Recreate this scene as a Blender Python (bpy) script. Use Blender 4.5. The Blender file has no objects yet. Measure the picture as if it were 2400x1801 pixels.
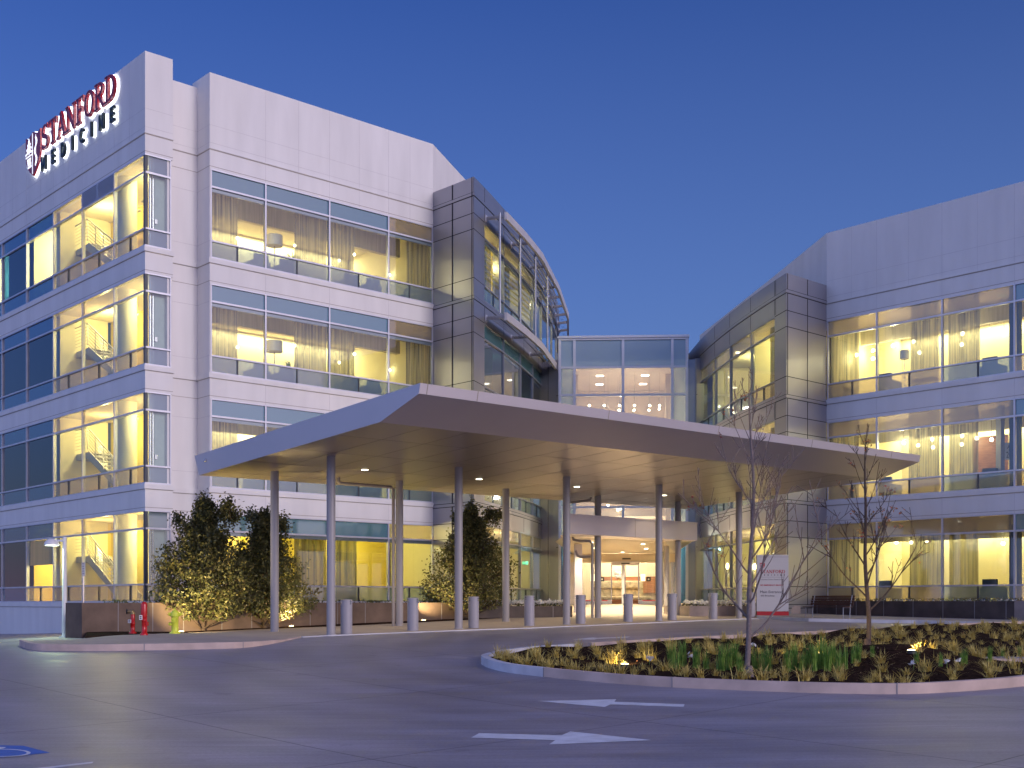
import bpy, math, random, os
import numpy as np
from mathutils import Vector, Matrix
from mathutils.geometry import delaunay_2d_cdt
R=math.radians; PI=math.pi
random.seed(11)
sc=bpy.context.scene
COL=sc.collection
F=2824.0; CX=1200.0; HY=1412.0            # survey constants of the view (pixels of the 2400 wide photo)
EXPO=2.7; LS=2.0**(-EXPO)                 # exposure and matching lamp scale

# ------------------------------------------------------------------ materials
M={}
def newmat(n):
    m=bpy.data.materials.new(n); m.use_nodes=True; M[n]=m
    return m, m.node_tree, m.node_tree.nodes['Principled BSDF']
def N(nt,t,**k):
    n=nt.nodes.new(t)
    for a,b in k.items():
        if a.startswith('i_'): n.inputs[a[2:].replace('_',' ')].default_value=b
        else: setattr(n,a,b)
    return n
def paint(n,col,rough=.6,metal=0,noise=.06,scale=3.0,bump=0.0,detail=4,spec=.4,stretch=None,bscale=None):
    m,nt,b=newmat(n)
    tc=N(nt,'ShaderNodeTexCoord'); src=tc.outputs['Object']
    if stretch:
        mp=N(nt,'ShaderNodeMapping'); mp.inputs['Scale'].default_value=stretch
        nt.links.new(src,mp.inputs[0]); src=mp.outputs[0]
    nz=N(nt,'ShaderNodeTexNoise'); nz.inputs['Scale'].default_value=scale; nz.inputs['Detail'].default_value=detail
    nt.links.new(src,nz.inputs['Vector'])
    cr=N(nt,'ShaderNodeMapRange'); cr.inputs[1].default_value=.3; cr.inputs[2].default_value=.7
    cr.inputs[3].default_value=1-noise; cr.inputs[4].default_value=1+noise
    nt.links.new(nz.outputs[0],cr.inputs[0])
    mx=N(nt,'ShaderNodeVectorMath',operation='SCALE'); mx.inputs[0].default_value=col[:3]
    nt.links.new(cr.outputs[0],mx.inputs['Scale'])
    nt.links.new(mx.outputs[0],b.inputs['Base Color'])
    b.inputs['Roughness'].default_value=rough; b.inputs['Metallic'].default_value=metal
    b.inputs['Specular IOR Level'].default_value=spec
    if bump:
        n2=N(nt,'ShaderNodeTexNoise'); n2.inputs['Scale'].default_value=bscale or scale*12; n2.inputs['Detail'].default_value=3
        nt.links.new(src,n2.inputs['Vector'])
        bp=N(nt,'ShaderNodeBump'); bp.inputs['Strength'].default_value=bump; bp.inputs['Distance'].default_value=.02
        nt.links.new(n2.outputs[0],bp.inputs['Height']); nt.links.new(bp.outputs[0],b.inputs['Normal'])
    return m
def emit(n,col,st,base=None):
    m,nt,b=newmat(n)
    b.inputs['Base Color'].default_value=(*(base or col),1)
    b.inputs['Emission Color'].default_value=(*col,1); b.inputs['Emission Strength'].default_value=st*LS
    return m
def glass(n,tint,refl=.10,rough=.02,frost=0.0,fcol=(.5,.6,.62),tl=.45):
    m,nt,b=newmat(n); nt.nodes.remove(b); out=nt.nodes['Material Output']
    tr=N(nt,'ShaderNodeBsdfTransparent'); tr.inputs[0].default_value=(*tint,1)
    gl=N(nt,'ShaderNodeBsdfGlossy'); gl.inputs['Roughness'].default_value=rough; gl.inputs[0].default_value=(.85,.93,1,1)
    ge=N(nt,'ShaderNodeNewGeometry'); dt=N(nt,'ShaderNodeVectorMath',operation='DOT_PRODUCT'); nt.links.new(ge.outputs['Incoming'],dt.inputs[0]); nt.links.new(ge.outputs['Normal'],dt.inputs[1])
    ab=N(nt,'ShaderNodeMath',operation='ABSOLUTE'); nt.links.new(dt.outputs['Value'],ab.inputs[0])
    om=N(nt,'ShaderNodeMath',operation='SUBTRACT'); om.inputs[0].default_value=1; nt.links.new(ab.outputs[0],om.inputs[1])
    pw=N(nt,'ShaderNodeMath',operation='POWER'); pw.inputs[1].default_value=4.5; nt.links.new(om.outputs[0],pw.inputs[0])
    ma=N(nt,'ShaderNodeMath',operation='MULTIPLY_ADD'); ma.inputs[1].default_value=.9; ma.inputs[2].default_value=refl
    nt.links.new(pw.outputs[0],ma.inputs[0])
    ma.use_clamp=True
    base=tr
    if frost>0:
        df=N(nt,'ShaderNodeBsdfDiffuse'); df.inputs[0].default_value=(*fcol,1)
        tlu=N(nt,'ShaderNodeBsdfTranslucent'); tlu.inputs[0].default_value=(*fcol,1)
        m1=N(nt,'ShaderNodeMixShader'); m1.inputs[0].default_value=tl
        nt.links.new(df.outputs[0],m1.inputs[1]); nt.links.new(tlu.outputs[0],m1.inputs[2])
        m2=N(nt,'ShaderNodeMixShader'); m2.inputs[0].default_value=frost
        nt.links.new(tr.outputs[0],m2.inputs[1]); nt.links.new(m1.outputs[0],m2.inputs[2]); base=m2
    mx=N(nt,'ShaderNodeMixShader'); nt.links.new(ma.outputs[0],mx.inputs[0])
    nt.links.new(base.outputs[0],mx.inputs[1]); nt.links.new(gl.outputs[0],mx.inputs[2])
    nt.links.new(mx.outputs[0],out.inputs['Surface'])
    return m
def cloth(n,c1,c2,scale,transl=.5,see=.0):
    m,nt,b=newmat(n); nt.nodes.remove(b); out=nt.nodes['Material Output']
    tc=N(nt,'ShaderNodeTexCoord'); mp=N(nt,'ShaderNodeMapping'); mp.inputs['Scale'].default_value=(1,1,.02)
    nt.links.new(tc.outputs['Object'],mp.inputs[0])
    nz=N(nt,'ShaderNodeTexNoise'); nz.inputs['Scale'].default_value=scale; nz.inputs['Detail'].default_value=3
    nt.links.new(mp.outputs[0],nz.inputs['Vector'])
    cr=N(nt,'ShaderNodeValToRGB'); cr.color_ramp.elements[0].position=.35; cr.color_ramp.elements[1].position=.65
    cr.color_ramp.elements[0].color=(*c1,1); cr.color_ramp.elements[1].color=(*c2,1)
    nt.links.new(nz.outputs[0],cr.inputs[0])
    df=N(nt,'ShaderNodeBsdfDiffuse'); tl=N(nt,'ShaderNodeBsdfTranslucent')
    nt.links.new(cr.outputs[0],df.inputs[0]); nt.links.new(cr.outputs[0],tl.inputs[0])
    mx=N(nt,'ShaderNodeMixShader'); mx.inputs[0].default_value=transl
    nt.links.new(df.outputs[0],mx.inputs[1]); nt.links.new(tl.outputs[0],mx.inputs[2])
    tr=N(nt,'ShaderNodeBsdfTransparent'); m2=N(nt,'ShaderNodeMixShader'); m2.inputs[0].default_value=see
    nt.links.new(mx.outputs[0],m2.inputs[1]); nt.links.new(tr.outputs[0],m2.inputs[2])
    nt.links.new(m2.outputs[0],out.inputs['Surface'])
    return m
def leafmat(n,c1,c2,scale=8,gloss=.45):
    m,nt,b=newmat(n)
    tc=N(nt,'ShaderNodeTexCoord'); nz=N(nt,'ShaderNodeTexNoise'); nz.inputs['Scale'].default_value=scale
    nt.links.new(tc.outputs['Object'],nz.inputs['Vector'])
    cr=N(nt,'ShaderNodeValToRGB'); cr.color_ramp.elements[0].position=.38; cr.color_ramp.elements[1].position=.62
    cr.color_ramp.elements[0].color=(*c1,1); cr.color_ramp.elements[1].color=(*c2,1)
    nt.links.new(nz.outputs[0],cr.inputs[0]); nt.links.new(cr.outputs[0],b.inputs['Base Color'])
    b.inputs['Roughness'].default_value=gloss
    out=nt.nodes['Material Output']
    tl=N(nt,'ShaderNodeBsdfTranslucent'); nt.links.new(cr.outputs[0],tl.inputs[0])
    mx=N(nt,'ShaderNodeMixShader'); mx.inputs[0].default_value=.25
    nt.links.new(b.outputs[0],mx.inputs[1]); nt.links.new(tl.outputs[0],mx.inputs[2]); nt.links.new(mx.outputs[0],out.inputs['Surface'])
    return m

paint('white_wall',(.76,.745,.74),.75,noise=.055,scale=.9,bump=.05,bscale=30,stretch=(1.6,1.6,.3),detail=8)
paint('joint',(.30,.28,.29),.9)
paint('joint_soft',(.65,.63,.64),.9)
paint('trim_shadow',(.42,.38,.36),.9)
paint('frame',(.62,.63,.70),.35,.3,noise=.01)
paint('frame_gray',(.28,.30,.36),.35,.4,noise=.01)
paint('dark_frame',(.05,.06,.08),.4)
paint('bay_panel',(.42,.50,.50),.6)
paint('panel_gray',(.40,.40,.46),.42,.25,noise=.02,scale=.7)
paint('gray_metal',(.36,.36,.405),.40,.70,noise=.035,scale=.7)
paint('dark_joint',(.03,.03,.035),.8)
paint('rim_paint',(.60,.57,.57),.45,.2)
paint('shade_metal',(.40,.39,.41),.42,.45,noise=.02)
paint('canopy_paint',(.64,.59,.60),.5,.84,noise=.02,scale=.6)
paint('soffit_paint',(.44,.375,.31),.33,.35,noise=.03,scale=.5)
paint('entry_soffit',(.82,.72,.54),.3,.1,noise=.08,scale=3,stretch=(.3,6,1))
paint('soffit_joint',(.36,.31,.26),.8)
paint('column_paint',(.35,.335,.35),.45,.05,noise=.02)
paint('bollard_paint',(.34,.33,.37),.5,.0,noise=.03,scale=9)
paint('steel',(.55,.55,.56),.25,1.0,noise=.05)
paint('pipe_paint',(.36,.32,.30),.45)
paint('curb',(.58,.45,.39),.85,noise=.20,scale=1.6,detail=8,bump=.15)
paint('curb_white',(.62,.62,.66),.7,noise=.16,scale=2,detail=8,bump=.1)
paint('mulch',(.034,.019,.013),.95,noise=.75,scale=14,bump=1.0,bscale=40,spec=.02)
paint('planter_stone',(.145,.098,.075),.7,noise=.28,scale=1.6,bump=.1,detail=8)
paint('planter_dark',(.085,.065,.06),.65,noise=.3,scale=1.6,bump=.1,detail=8)
paint('planter_tan',(.30,.25,.235),.75,noise=.12,scale=3,bump=.1)
paint('white_mark',(.70,.71,.75),.7,noise=.14,scale=4,detail=10)
paint('blue_mark',(.06,.16,.52),.7,noise=.1,scale=6)
paint('red_paint',(.50,.012,.012),.25,noise=.05,spec=.6)
paint('brass',(.35,.25,.12),.35,.8)
paint('hydrant_paint',(.74,.80,.07),.35,noise=.05)
paint('tag_white',(.8,.8,.8),.5)
paint('black',(.02,.02,.022),.5)
paint('bench_wood',(.085,.035,.025),.5,noise=.2,scale=10)
paint('sign_white',(.50,.50,.53),.35,.1,noise=.01)
paint('sign_red',(.42,.02,.03),.35)
paint('letter_red',(.36,.012,.022),.22,spec=.7)
paint('letter_dark',(.025,.035,.035),.3)
paint('ink',(.03,.03,.05),.6)
paint('ink_gray',(.22,.22,.26),.6)
paint('bark_gray',(.22,.175,.165),.85,noise=.2,scale=20,bump=.5)
paint('bark_brown',(.10,.07,.055),.85,noise=.25,scale=20,bump=.5)
paint('wall_yellow',(.74,.56,.10),.8,noise=.02)
paint('wall_cream',(.72,.66,.42),.8,noise=.02)
paint('wall_beige',(.66,.56,.44),.75,noise=.03)
paint('ceil_beige',(.70,.62,.44),.8,noise=.02)
paint('bulkhead',(.55,.49,.33),.75,noise=.12,scale=14,stretch=(1,1,.05))
paint('floor_in',(.50,.42,.30),.5,noise=.1)
paint('wood_panel',(.30,.13,.06),.45,noise=.25,scale=3,stretch=(1,1,8))
paint('column_in',(.70,.66,.50),.6,noise=.01)
paint('stair_metal',(.42,.40,.34),.5,.2)
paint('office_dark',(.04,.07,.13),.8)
paint('fabric_dark',(.07,.09,.12),.9)
paint('lamp_shade',(.75,.72,.62),.8)
paint('vase',(.4,.3,.1),.3)
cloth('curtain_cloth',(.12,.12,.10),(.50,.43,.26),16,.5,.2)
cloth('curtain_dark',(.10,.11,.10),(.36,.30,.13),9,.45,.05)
cloth('shade_cloth',(.40,.36,.25),(.46,.40,.28),4,.35,.0)
glass('glass_clear',(.86,.93,.88),.10)
glass('glass_dark',(.03,.15,.34),.13,.03)
glass('glass_spandrel',(.12,.18,.20),.16,.05,frost=.99,fcol=(.085,.205,.25),tl=.03)
glass('glass_spandrel_dark',(.1,.2,.3),.20,.04,frost=.95,fcol=(.012,.07,.16),tl=.02)
glass('glass_frit',(.55,.68,.72),.15,.05,frost=.50,fcol=(.24,.36,.44))
glass('glass_warmfrit',(.80,.76,.62),.12,.05,frost=.42,fcol=(.52,.48,.38))
glass('glass_lobby',(.80,.80,.80),.15,.03,frost=.28,fcol=(.55,.50,.48))
glass('glass_lobby_top',(.4,.5,.55),.14,.06,frost=.92,fcol=(.48,.62,.72))
emit('globe',(1,.88,.55),34)
emit('downlight',(1,.90,.70),14)
emit('tube_light',(1,.95,.72),9)
emit('uplight_lens',(1,.74,.32),22)
emit('street_lens',(.80,1,.82),10)
emit('halo',(.90,.95,1),3.0); emit('sign_face_white',(.9,.93,1),1.0)
emit('exit_green',(.1,.9,.45),3)
emit('sconce',(1,.82,.42),30)
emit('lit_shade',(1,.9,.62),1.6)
leafmat('leaf_dark',(.050,.060,.020),(.15,.15,.05),5,.6)
leafmat('leaf_olive',(.09,.085,.028),(.22,.19,.06),6,.6)
leafmat('grass_gold',(.44,.31,.05),(.86,.72,.24),5,.6)
leafmat('grass_green',(.10,.24,.03),(.34,.50,.09),5,.5)
leafmat('leaf_red',(.30,.02,.02),(.50,.22,.10),9,.5)
leafmat('leaf_tan',(.42,.28,.12),(.55,.20,.08),9,.5)
leafmat('petal',(.75,.75,.78),(.85,.85,.85),9,.6)

def road_material():
    m,nt,b=newmat('road_concrete')
    tc=N(nt,'ShaderNodeTexCoord')
    def noise(scale,stretch,det=5,rot=0):
        mp=N(nt,'ShaderNodeMapping'); mp.inputs['Scale'].default_value=stretch; mp.inputs['Rotation'].default_value=(0,0,rot)
        nt.links.new(tc.outputs['Object'],mp.inputs[0]); nz=N(nt,'ShaderNodeTexNoise')
        nz.inputs['Scale'].default_value=scale; nz.inputs['Detail'].default_value=det; nt.links.new(mp.outputs[0],nz.inputs['Vector']); return nz.outputs[0]
    n1=noise(.25,(1,1,1)); n2=noise(1.0,(.35,2.2,1),6,R(8)); n3=noise(28,(1,1,1),5); n4=noise(2.2,(.25,4.0,1),6,R(-12))
    def mr(s,a,c):
        r=N(nt,'ShaderNodeMapRange'); r.inputs[1].default_value=.3; r.inputs[2].default_value=.7; r.inputs[3].default_value=a; r.inputs[4].default_value=c
        nt.links.new(s,r.inputs[0]); return r.outputs[0]
    def mul(a,c):
        x=N(nt,'ShaderNodeMath',operation='MULTIPLY'); nt.links.new(a,x.inputs[0]); nt.links.new(c,x.inputs[1]); return x.outputs[0]
    v=mul(mul(mr(n1,.84,1.14),mr(n2,.84,1.16)),mul(mr(n3,.88,1.12),mr(n4,.88,1.12)))
    sp_=N(nt,'ShaderNodeMapRange'); sp_.inputs[1].default_value=.66; sp_.inputs[2].default_value=.72; sp_.inputs[3].default_value=1; sp_.inputs[4].default_value=.78
    nt.links.new(noise(1.3,(1,1,1),7),sp_.inputs[0]); v=mul(v,sp_.outputs[0])
    mpw=N(nt,'ShaderNodeMapping'); mpw.inputs['Location'].default_value=(-9,-31,0); nt.links.new(tc.outputs['Object'],mpw.inputs[0])
    wv=N(nt,'ShaderNodeTexWave'); wv.wave_type='RINGS'; wv.rings_direction='Z'; wv.inputs['Scale'].default_value=.22; wv.inputs['Distortion'].default_value=2.5; wv.inputs['Detail'].default_value=4; wv.inputs['Detail Scale'].default_value=.6; nt.links.new(mpw.outputs[0],wv.inputs[0])
    wr=N(nt,'ShaderNodeMapRange'); wr.inputs[3].default_value=.93; wr.inputs[4].default_value=1.06; nt.links.new(wv.outputs['Fac'],wr.inputs[0]); v=mul(v,wr.outputs[0])
    # expansion joints, laid out along the building's two directions
    mp=N(nt,'ShaderNodeMapping'); mp.inputs['Rotation'].default_value=(0,0,-math.atan2(.669,.744)); nt.links.new(tc.outputs['Object'],mp.inputs[0])
    sp=N(nt,'ShaderNodeSeparateXYZ'); nt.links.new(mp.outputs[0],sp.inputs[0])
    nw=noise(.8,(1,1,1),3)
    for axis,per,off,wd in (('X',4.75,1.2,.013),('Y',5.2,3.9,.013)):
        w=N(nt,'ShaderNodeMath',operation='MULTIPLY_ADD'); w.inputs[1].default_value=.05; nt.links.new(nw,w.inputs[0]); nt.links.new(sp.outputs[axis],w.inputs[2])
        a=N(nt,'ShaderNodeMath',operation='ADD'); a.inputs[1].default_value=off; nt.links.new(w.outputs[0],a.inputs[0])
        p=N(nt,'ShaderNodeMath',operation='PINGPONG'); p.inputs[1].default_value=per/2; nt.links.new(a.outputs[0],p.inputs[0])
        c=N(nt,'ShaderNodeMapRange'); c.inputs[1].default_value=wd*.6; c.inputs[2].default_value=wd*1.4; c.inputs[3].default_value=.35; c.inputs[4].default_value=1
        nt.links.new(p.outputs[0],c.inputs[0]); v=mul(v,c.outputs[0])
    mx=N(nt,'ShaderNodeVectorMath',operation='SCALE'); mx.inputs[0].default_value=(.27,.255,.30)
    nt.links.new(v,mx.inputs['Scale']); nt.links.new(mx.outputs[0],b.inputs['Base Color'])
    rr=mr(n2,.38,.52); nt.links.new(rr,b.inputs['Roughness'])
    bp=N(nt,'ShaderNodeBump'); bp.inputs['Strength'].default_value=.12; bp.inputs['Distance'].default_value=.01
    nt.links.new(n3,bp.inputs['Height']); nt.links.new(bp.outputs[0],b.inputs['Normal'])
    b.inputs['Specular IOR Level'].default_value=.4
road_material()
def sidewalk_material(n,col):
    m=paint(n,col,.8,noise=.08,scale=1.5,bump=.08)
    return m
sidewalk_material('paving_gray',(.33,.31,.31)); sidewalk_material('paving_tan',(.44,.37,.30))

# ------------------------------------------------------------------ mesh builder
class Fr:
    """local frame: origin, two plan directions"""
    def __init__(s,O,ex,ey): s.O=Vector((O[0],O[1])); s.ex=Vector(ex); s.ey=Vector(ey)
    def p2(s,x,y): return s.O+s.ex*x+s.ey*y
    def p(s,x,y,z): q=s.p2(x,y); return (q.x,q.y,z)
WORLD=Fr((0,0),(1,0),(0,1))
class MB:
    def __init__(s): s.v=[];s.f=[];s.m=[];s.sm=[];s.mats=[]
    def mi(s,m):
        if m not in s.mats: s.mats.append(m)
        return s.mats.index(m)
    def face(s,pts,mat,smooth=False):
        i=len(s.v); s.v+= [tuple(p) for p in pts]; s.f.append(tuple(range(i,i+len(pts)))); s.m.append(s.mi(mat)); s.sm.append(smooth)
    def faces(s,pts,faces,mat,smooth=False):
        i=len(s.v); s.v+=[tuple(p) for p in pts]; k=s.mi(mat)
        for f in faces: s.f.append(tuple(i+j for j in f)); s.m.append(k); s.sm.append(smooth)
    def hexa(s,P,mat):
        s.faces(P,[(0,3,2,1),(4,5,6,7),(0,1,5,4),(1,2,6,5),(2,3,7,6),(3,0,4,7)],mat)
    def box(s,fr,x0,x1,y0,y1,z0,z1,mat):
        s.hexa([fr.p(x0,y0,z0),fr.p(x1,y0,z0),fr.p(x1,y1,z0),fr.p(x0,y1,z0),fr.p(x0,y0,z1),fr.p(x1,y0,z1),fr.p(x1,y1,z1),fr.p(x0,y1,z1)],mat)
    def prism(s,poly,z0,z1,mat):
        n=len(poly); P=[(p[0],p[1],z0) for p in poly]+[(p[0],p[1],z1) for p in poly]
        s.faces(P,[tuple(reversed(range(n))),tuple(range(n,2*n))]+[(i,(i+1)%n,n+(i+1)%n,n+i) for i in range(n)],mat)
    def ribbon(s,pts,z0,z1,o,i,mat,closed=False,smooth=False):
        """wall along a polyline; the outside is to the right of travel; o/i = offsets outwards / inwards; z0,z1 numbers or functions of (x,y)"""
        pts=[Vector(p[:2]) for p in pts]; n=len(pts); nr=[]
        for k in range(n):
            a=pts[k-1] if (k>0 or closed) else None; c=pts[(k+1)%n] if (k<n-1 or closed) else None
            d1=(pts[k]-a).normalized() if a is not None else None; d2=(c-pts[k]).normalized() if c is not None else None
            if d1 is None: d1=d2
            if d2 is None: d2=d1
            n1=Vector((d1.y,-d1.x)); n2=Vector((d2.y,-d2.x)); m=(n1+n2); m.normalize(); m=m/max(.35,m.dot(n1)); nr.append(m)
        f0=z0 if callable(z0) else (lambda x,y:z0); f1=z1 if callable(z1) else (lambda x,y:z1)
        V=[]
        for p,m in zip(pts,nr):
            a=p+m*o; b_=p-m*i
            V+=[(a.x,a.y,f0(p.x,p.y)),(a.x,a.y,f1(p.x,p.y)),(b_.x,b_.y,f1(p.x,p.y)),(b_.x,b_.y,f0(p.x,p.y))]
        Fs=[]
        for k in range(n if closed else n-1):
            a=4*k; b_=4*((k+1)%n)
            for j in range(4): Fs.append((a+j,a+(j+1)%4,b_+(j+1)%4,b_+j))
        if not closed: Fs+=[(3,2,1,0),(4*n-4,4*n-3,4*n-2,4*n-1)]
        s.faces(V,Fs,mat,smooth)
    def tube(s,pts,rad,mat,n=10,caps=True,smooth=True):
        pts=[Vector(p) for p in pts]
        if not hasattr(rad,'__len__'): rad=[rad]*len(pts)
        V=[];prev=None
        for k,p in enumerate(pts):
            d=(pts[min(k+1,len(pts)-1)]-pts[max(k-1,0)]).normalized()
            if prev is None:
                up=Vector((0,0,1)) if abs(d.z)<.9 else Vector((1,0,0)); u=d.cross(up).normalized()
            else: u=(prev-d*prev.dot(d)).normalized()
            prev=u; w=d.cross(u)
            for j in range(n):
                a=2*PI*j/n; V.append(p+(u*math.cos(a)+w*math.sin(a))*rad[k])
        Fs=[]
        for k in range(len(pts)-1):
            for j in range(n): Fs.append((k*n+j,k*n+(j+1)%n,(k+1)*n+(j+1)%n,(k+1)*n+j))
        s.faces(V,Fs,mat,smooth)
        if caps:
            s.faces([V[j] for j in range(n)],[tuple(reversed(range(n)))],mat); s.faces([V[-n+j] for j in range(n)],[tuple(range(n))],mat)
    def lathe(s,c,prof,mat,n=20,smooth=True):
        V=[]
        for r,z in prof:
            for j in range(n): a=2*PI*j/n; V.append((c[0]+r*math.cos(a),c[1]+r*math.sin(a),c[2]+z))
        Fs=[(k*n+j,k*n+(j+1)%n,(k+1)*n+(j+1)%n,(k+1)*n+j) for k in range(len(prof)-1) for j in range(n)]
        s.faces(V,Fs,mat,smooth)
        if prof[0][0]>1e-4: s.faces(V[:n],[tuple(reversed(range(n)))],mat)
        if prof[-1][0]>1e-4: s.faces(V[-n:],[tuple(range(n))],mat)
    def ball(s,c,r,mat,n=10,sz=1.0):
        s.lathe(c,[(max(1e-5,r*math.sin(PI*k/(n//2+2))),-r*sz*math.cos(PI*k/(n//2+2))) for k in range(n//2+3)],mat,n)
    def build(s,name,parent=None,bevel=0):
        me=bpy.data.meshes.new(name); me.from_pydata(s.v,[],s.f); 
        for m in s.mats: me.materials.append(M[m])
        me.polygons.foreach_set('material_index',s.m); me.polygons.foreach_set('use_smooth',s.sm)
        me.update()
        o=bpy.data.objects.new(name,me); COL.objects.link(o)
        if bevel:
            bv=o.modifiers.new('b','BEVEL'); bv.width=bevel; bv.segments=2; bv.limit_method='ANGLE'
        if parent is not None: setpar(o,parent)
        return o
def setpar(o,parent,keep=True):
    o.parent=parent
    if keep and not parent.get('_local'):
        l=parent.get('_wl') or (0,0,0)
        o.matrix_parent_inverse=Matrix.Translation(-Vector(l))
def tag(o,label=None,cat=None,group=None,kind=None):
    if label: o['label']=label
    if cat: o['category']=cat
    if group: o['group']=group
    if kind: o['kind']=kind
    return o
WL={}
def root(name,label,cat,loc=(0,0,0),group=None,local=False,rz=0):
    """an Empty at the thing's base. local=True: its parts are modelled about the origin; otherwise in world coordinates"""
    o=bpy.data.objects.new(name,None); COL.objects.link(o); o.location=loc; o.rotation_euler=(0,0,rz); o.empty_display_size=.2
    tag(o,label,cat,group); WL[o.name]=None if local else Vector(loc); return o
def setpar(o,parent):
    o.parent=parent
    if parent.name in WL:
        l=WL[parent.name]
        if l is not None: o.matrix_parent_inverse=Matrix.Translation(-l)
def copy_tree(o,parent=None):
    c=o.copy(); COL.objects.link(c)
    if parent is not None: c.parent=parent
    for ch in list(o.children): copy_tree(ch,c)
    return c
def thing(mb,name,label,cat,group=None,**k):
    """a thing that is one mesh: re-origin it at its base"""
    o=mb.build(name,**k); tag(o,label,cat,group); return o
def structure(mb,name): return tag(mb.build(name),kind='structure')
def light(kind,name,loc,energy,color=(1,.85,.55),size=.1,target=None,spot=None,sizey=None,blend=.6):
    l=bpy.data.lights.new(name,kind); l.energy=energy*LS; l.color=color
    if kind=='AREA':
        l.size=size
        if sizey: l.shape='RECTANGLE'; l.size_y=sizey
    else: l.shadow_soft_size=size
    if kind=='SPOT': l.spot_size=R(spot); l.spot_blend=blend
    o=bpy.data.objects.new(name,l); COL.objects.link(o); o.location=loc
    if target is not None:
        d=Vector(target)-Vector(loc); o.rotation_euler=d.to_track_quat('-Z','Y').to_euler()
    return o

# ------------------------------------------------------------------ the lie of the land (eye height is z = 0)
CTRL=[(0,8,-1.98),(-9,9,-2.05),(9,9,-1.95),(0.6,16,-1.79),(2,20,-1.66),(0,22.6,-1.50),(5.2,19.9,-1.53),(-9.2,30,-1.2),(-15,29,-1.33),
 (-4.85,35.3,-.93),(1.6,41.3,-.78),(7.8,46.9,-.66),(-10.5,37.7,-.97),(-12.96,36.3,-1.07),(-16,40,-1.2),(-23.8,55.9,-1.48),(17.2,45.5,-.74),
 (13.5,47.5,-.70),(4.5,63,-.12),(4.5,57,-.32),(9,58,-.32),(0,50,-.52),(22,40,-.86),(10.8,38,-.90),(9,28,-1.22),(16,24,-1.35),(30,24,-1.35),(32,36,-1.0),
 (-26,20,-1.75),(26,9,-1.9),(-26,42,-1.6),(-36,58,-1.7),(0,-6,-2.3),(-30,0,-2.3),(30,0,-2.2),(34,52,-.6),(0,90,-.1),(-34,88,-.6),(34,88,-.3)]
_P=np.array(CTRL,float); _n=len(_P)
def _phi(r2): return np.where(r2>0,r2*np.log(np.maximum(r2,1e-9)),0.0)
_K=_phi(((_P[:,None,:2]-_P[None,:,:2])**2).sum(-1))+np.eye(_n)*40.0
_A=np.zeros((_n+3,_n+3)); _A[:_n,:_n]=_K; _A[:_n,_n]=1; _A[:_n,_n+1:]=_P[:,:2]; _A[_n,:_n]=1; _A[_n+1:,:_n]=_P[:,:2].T
_W=np.linalg.solve(_A,np.concatenate([_P[:,2],[0,0,0]]))
def G(x,y):
    cx=min(max(x,-36),34); cy=min(max(y,-6),90)
    z=float(_phi((_P[:,0]-cx)**2+(_P[:,1]-cy)**2)@_W[:_n]+_W[_n]+_W[_n+1]*cx+_W[_n+2]*cy)
    d=math.hypot(x-cx,y-cy)
    return z*(1-min(1,d/60))+(-2.2)*min(1,d/60)
def ray(px,py,zf=G):
    """the point of the surface zf that is surveyed at photo pixel px, py"""
    r=(px-CX)/F; s=(HY-py)/F; y=6.0; last=y
    while y<140 and s*y>zf(r*y,y): last=y; y+=.25
    a,b=last,y
    for _ in range(24):
        m=(a+b)/2
        if s*m>zf(r*m,m): a=m
        else: b=m
    return Vector((r*b,b,zf(r*b,b)))
def at(px,Y): return (px-CX)/F*Y
A=Vector((-.669,.743)); B=Vector((.744,.669))      # the two directions of the building
K0=Vector((-13.58,44.6)); C0=Vector((-3.52,53.5)); C1=Vector((-1.63,51.4)); K2=Vector((13.68,52.4)); C2=Vector((11.48,50.4))
F1=Fr(K0,B,A); F0=Fr(K0,A,B); F2=Fr(K2,-A,B)
def along(fr,px,y=0.0):
    """distance along a frame's x axis at which the vertical of photo column px is met"""
    o=fr.O+fr.ey*y; r=(px-CX)/F
    return (r*o.y-o.x)/(fr.ex.x-r*fr.ex.y)
def inpoly(p,poly):
    c=False;j=len(poly)-1
    for i in range(len(poly)):
        if (poly[i][1]>p[1])!=(poly[j][1]>p[1]) and p[0]<(poly[j][0]-poly[i][0])*(p[1]-poly[i][1])/(poly[j][1]-poly[i][1])+poly[i][0]: c=not c
        j=i
    return c
def densify(poly,step,closed=True):
    out=[]
    n=len(poly)
    for i in range(n if closed else n-1):
        a=Vector(poly[i][:2]); b=Vector(poly[(i+1)%n][:2]); k=max(1,int((b-a).length/step))
        for j in range(k): out.append(a+(b-a)*j/k)
    if not closed: out.append(Vector(poly[-1][:2]))
    return out
def sheet(mb,poly,zf,step,mat,skirt=.3,inset=0):
    bd=densify(poly,step); xs=[p[0] for p in bd]; ys=[p[1] for p in bd]; pts=[Vector((p[0],p[1])) for p in bd]; nb=len(pts)
    x=min(xs)+step*.5
    while x<max(xs):
        y=min(ys)+step*.5
        while y<max(ys):
            q=(x+random.uniform(-.1,.1)*step,y+random.uniform(-.1,.1)*step)
            if inpoly(q,poly) and min((q[0]-p[0])**2+(q[1]-p[1])**2 for p in bd)>(step*.4)**2: pts.append(Vector(q))
            y+=step
        x+=step
    r=delaunay_2d_cdt(pts,[],[list(range(nb))],1,1e-5)
    V=[(v.x,v.y,zf(v.x,v.y)) for v in r[0]]
    mb.faces(V,[tuple(f) for f in r[2]],mat,True)
    if skirt:
        for i in range(nb):
            a=bd[i]; b=bd[(i+1)%nb]; za=zf(a.x,a.y); zb=zf(b.x,b.y)
            mb.face([(a.x,a.y,za-skirt),(b.x,b.y,zb-skirt),(b.x,b.y,zb),(a.x,a.y,za)],mat)
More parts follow.
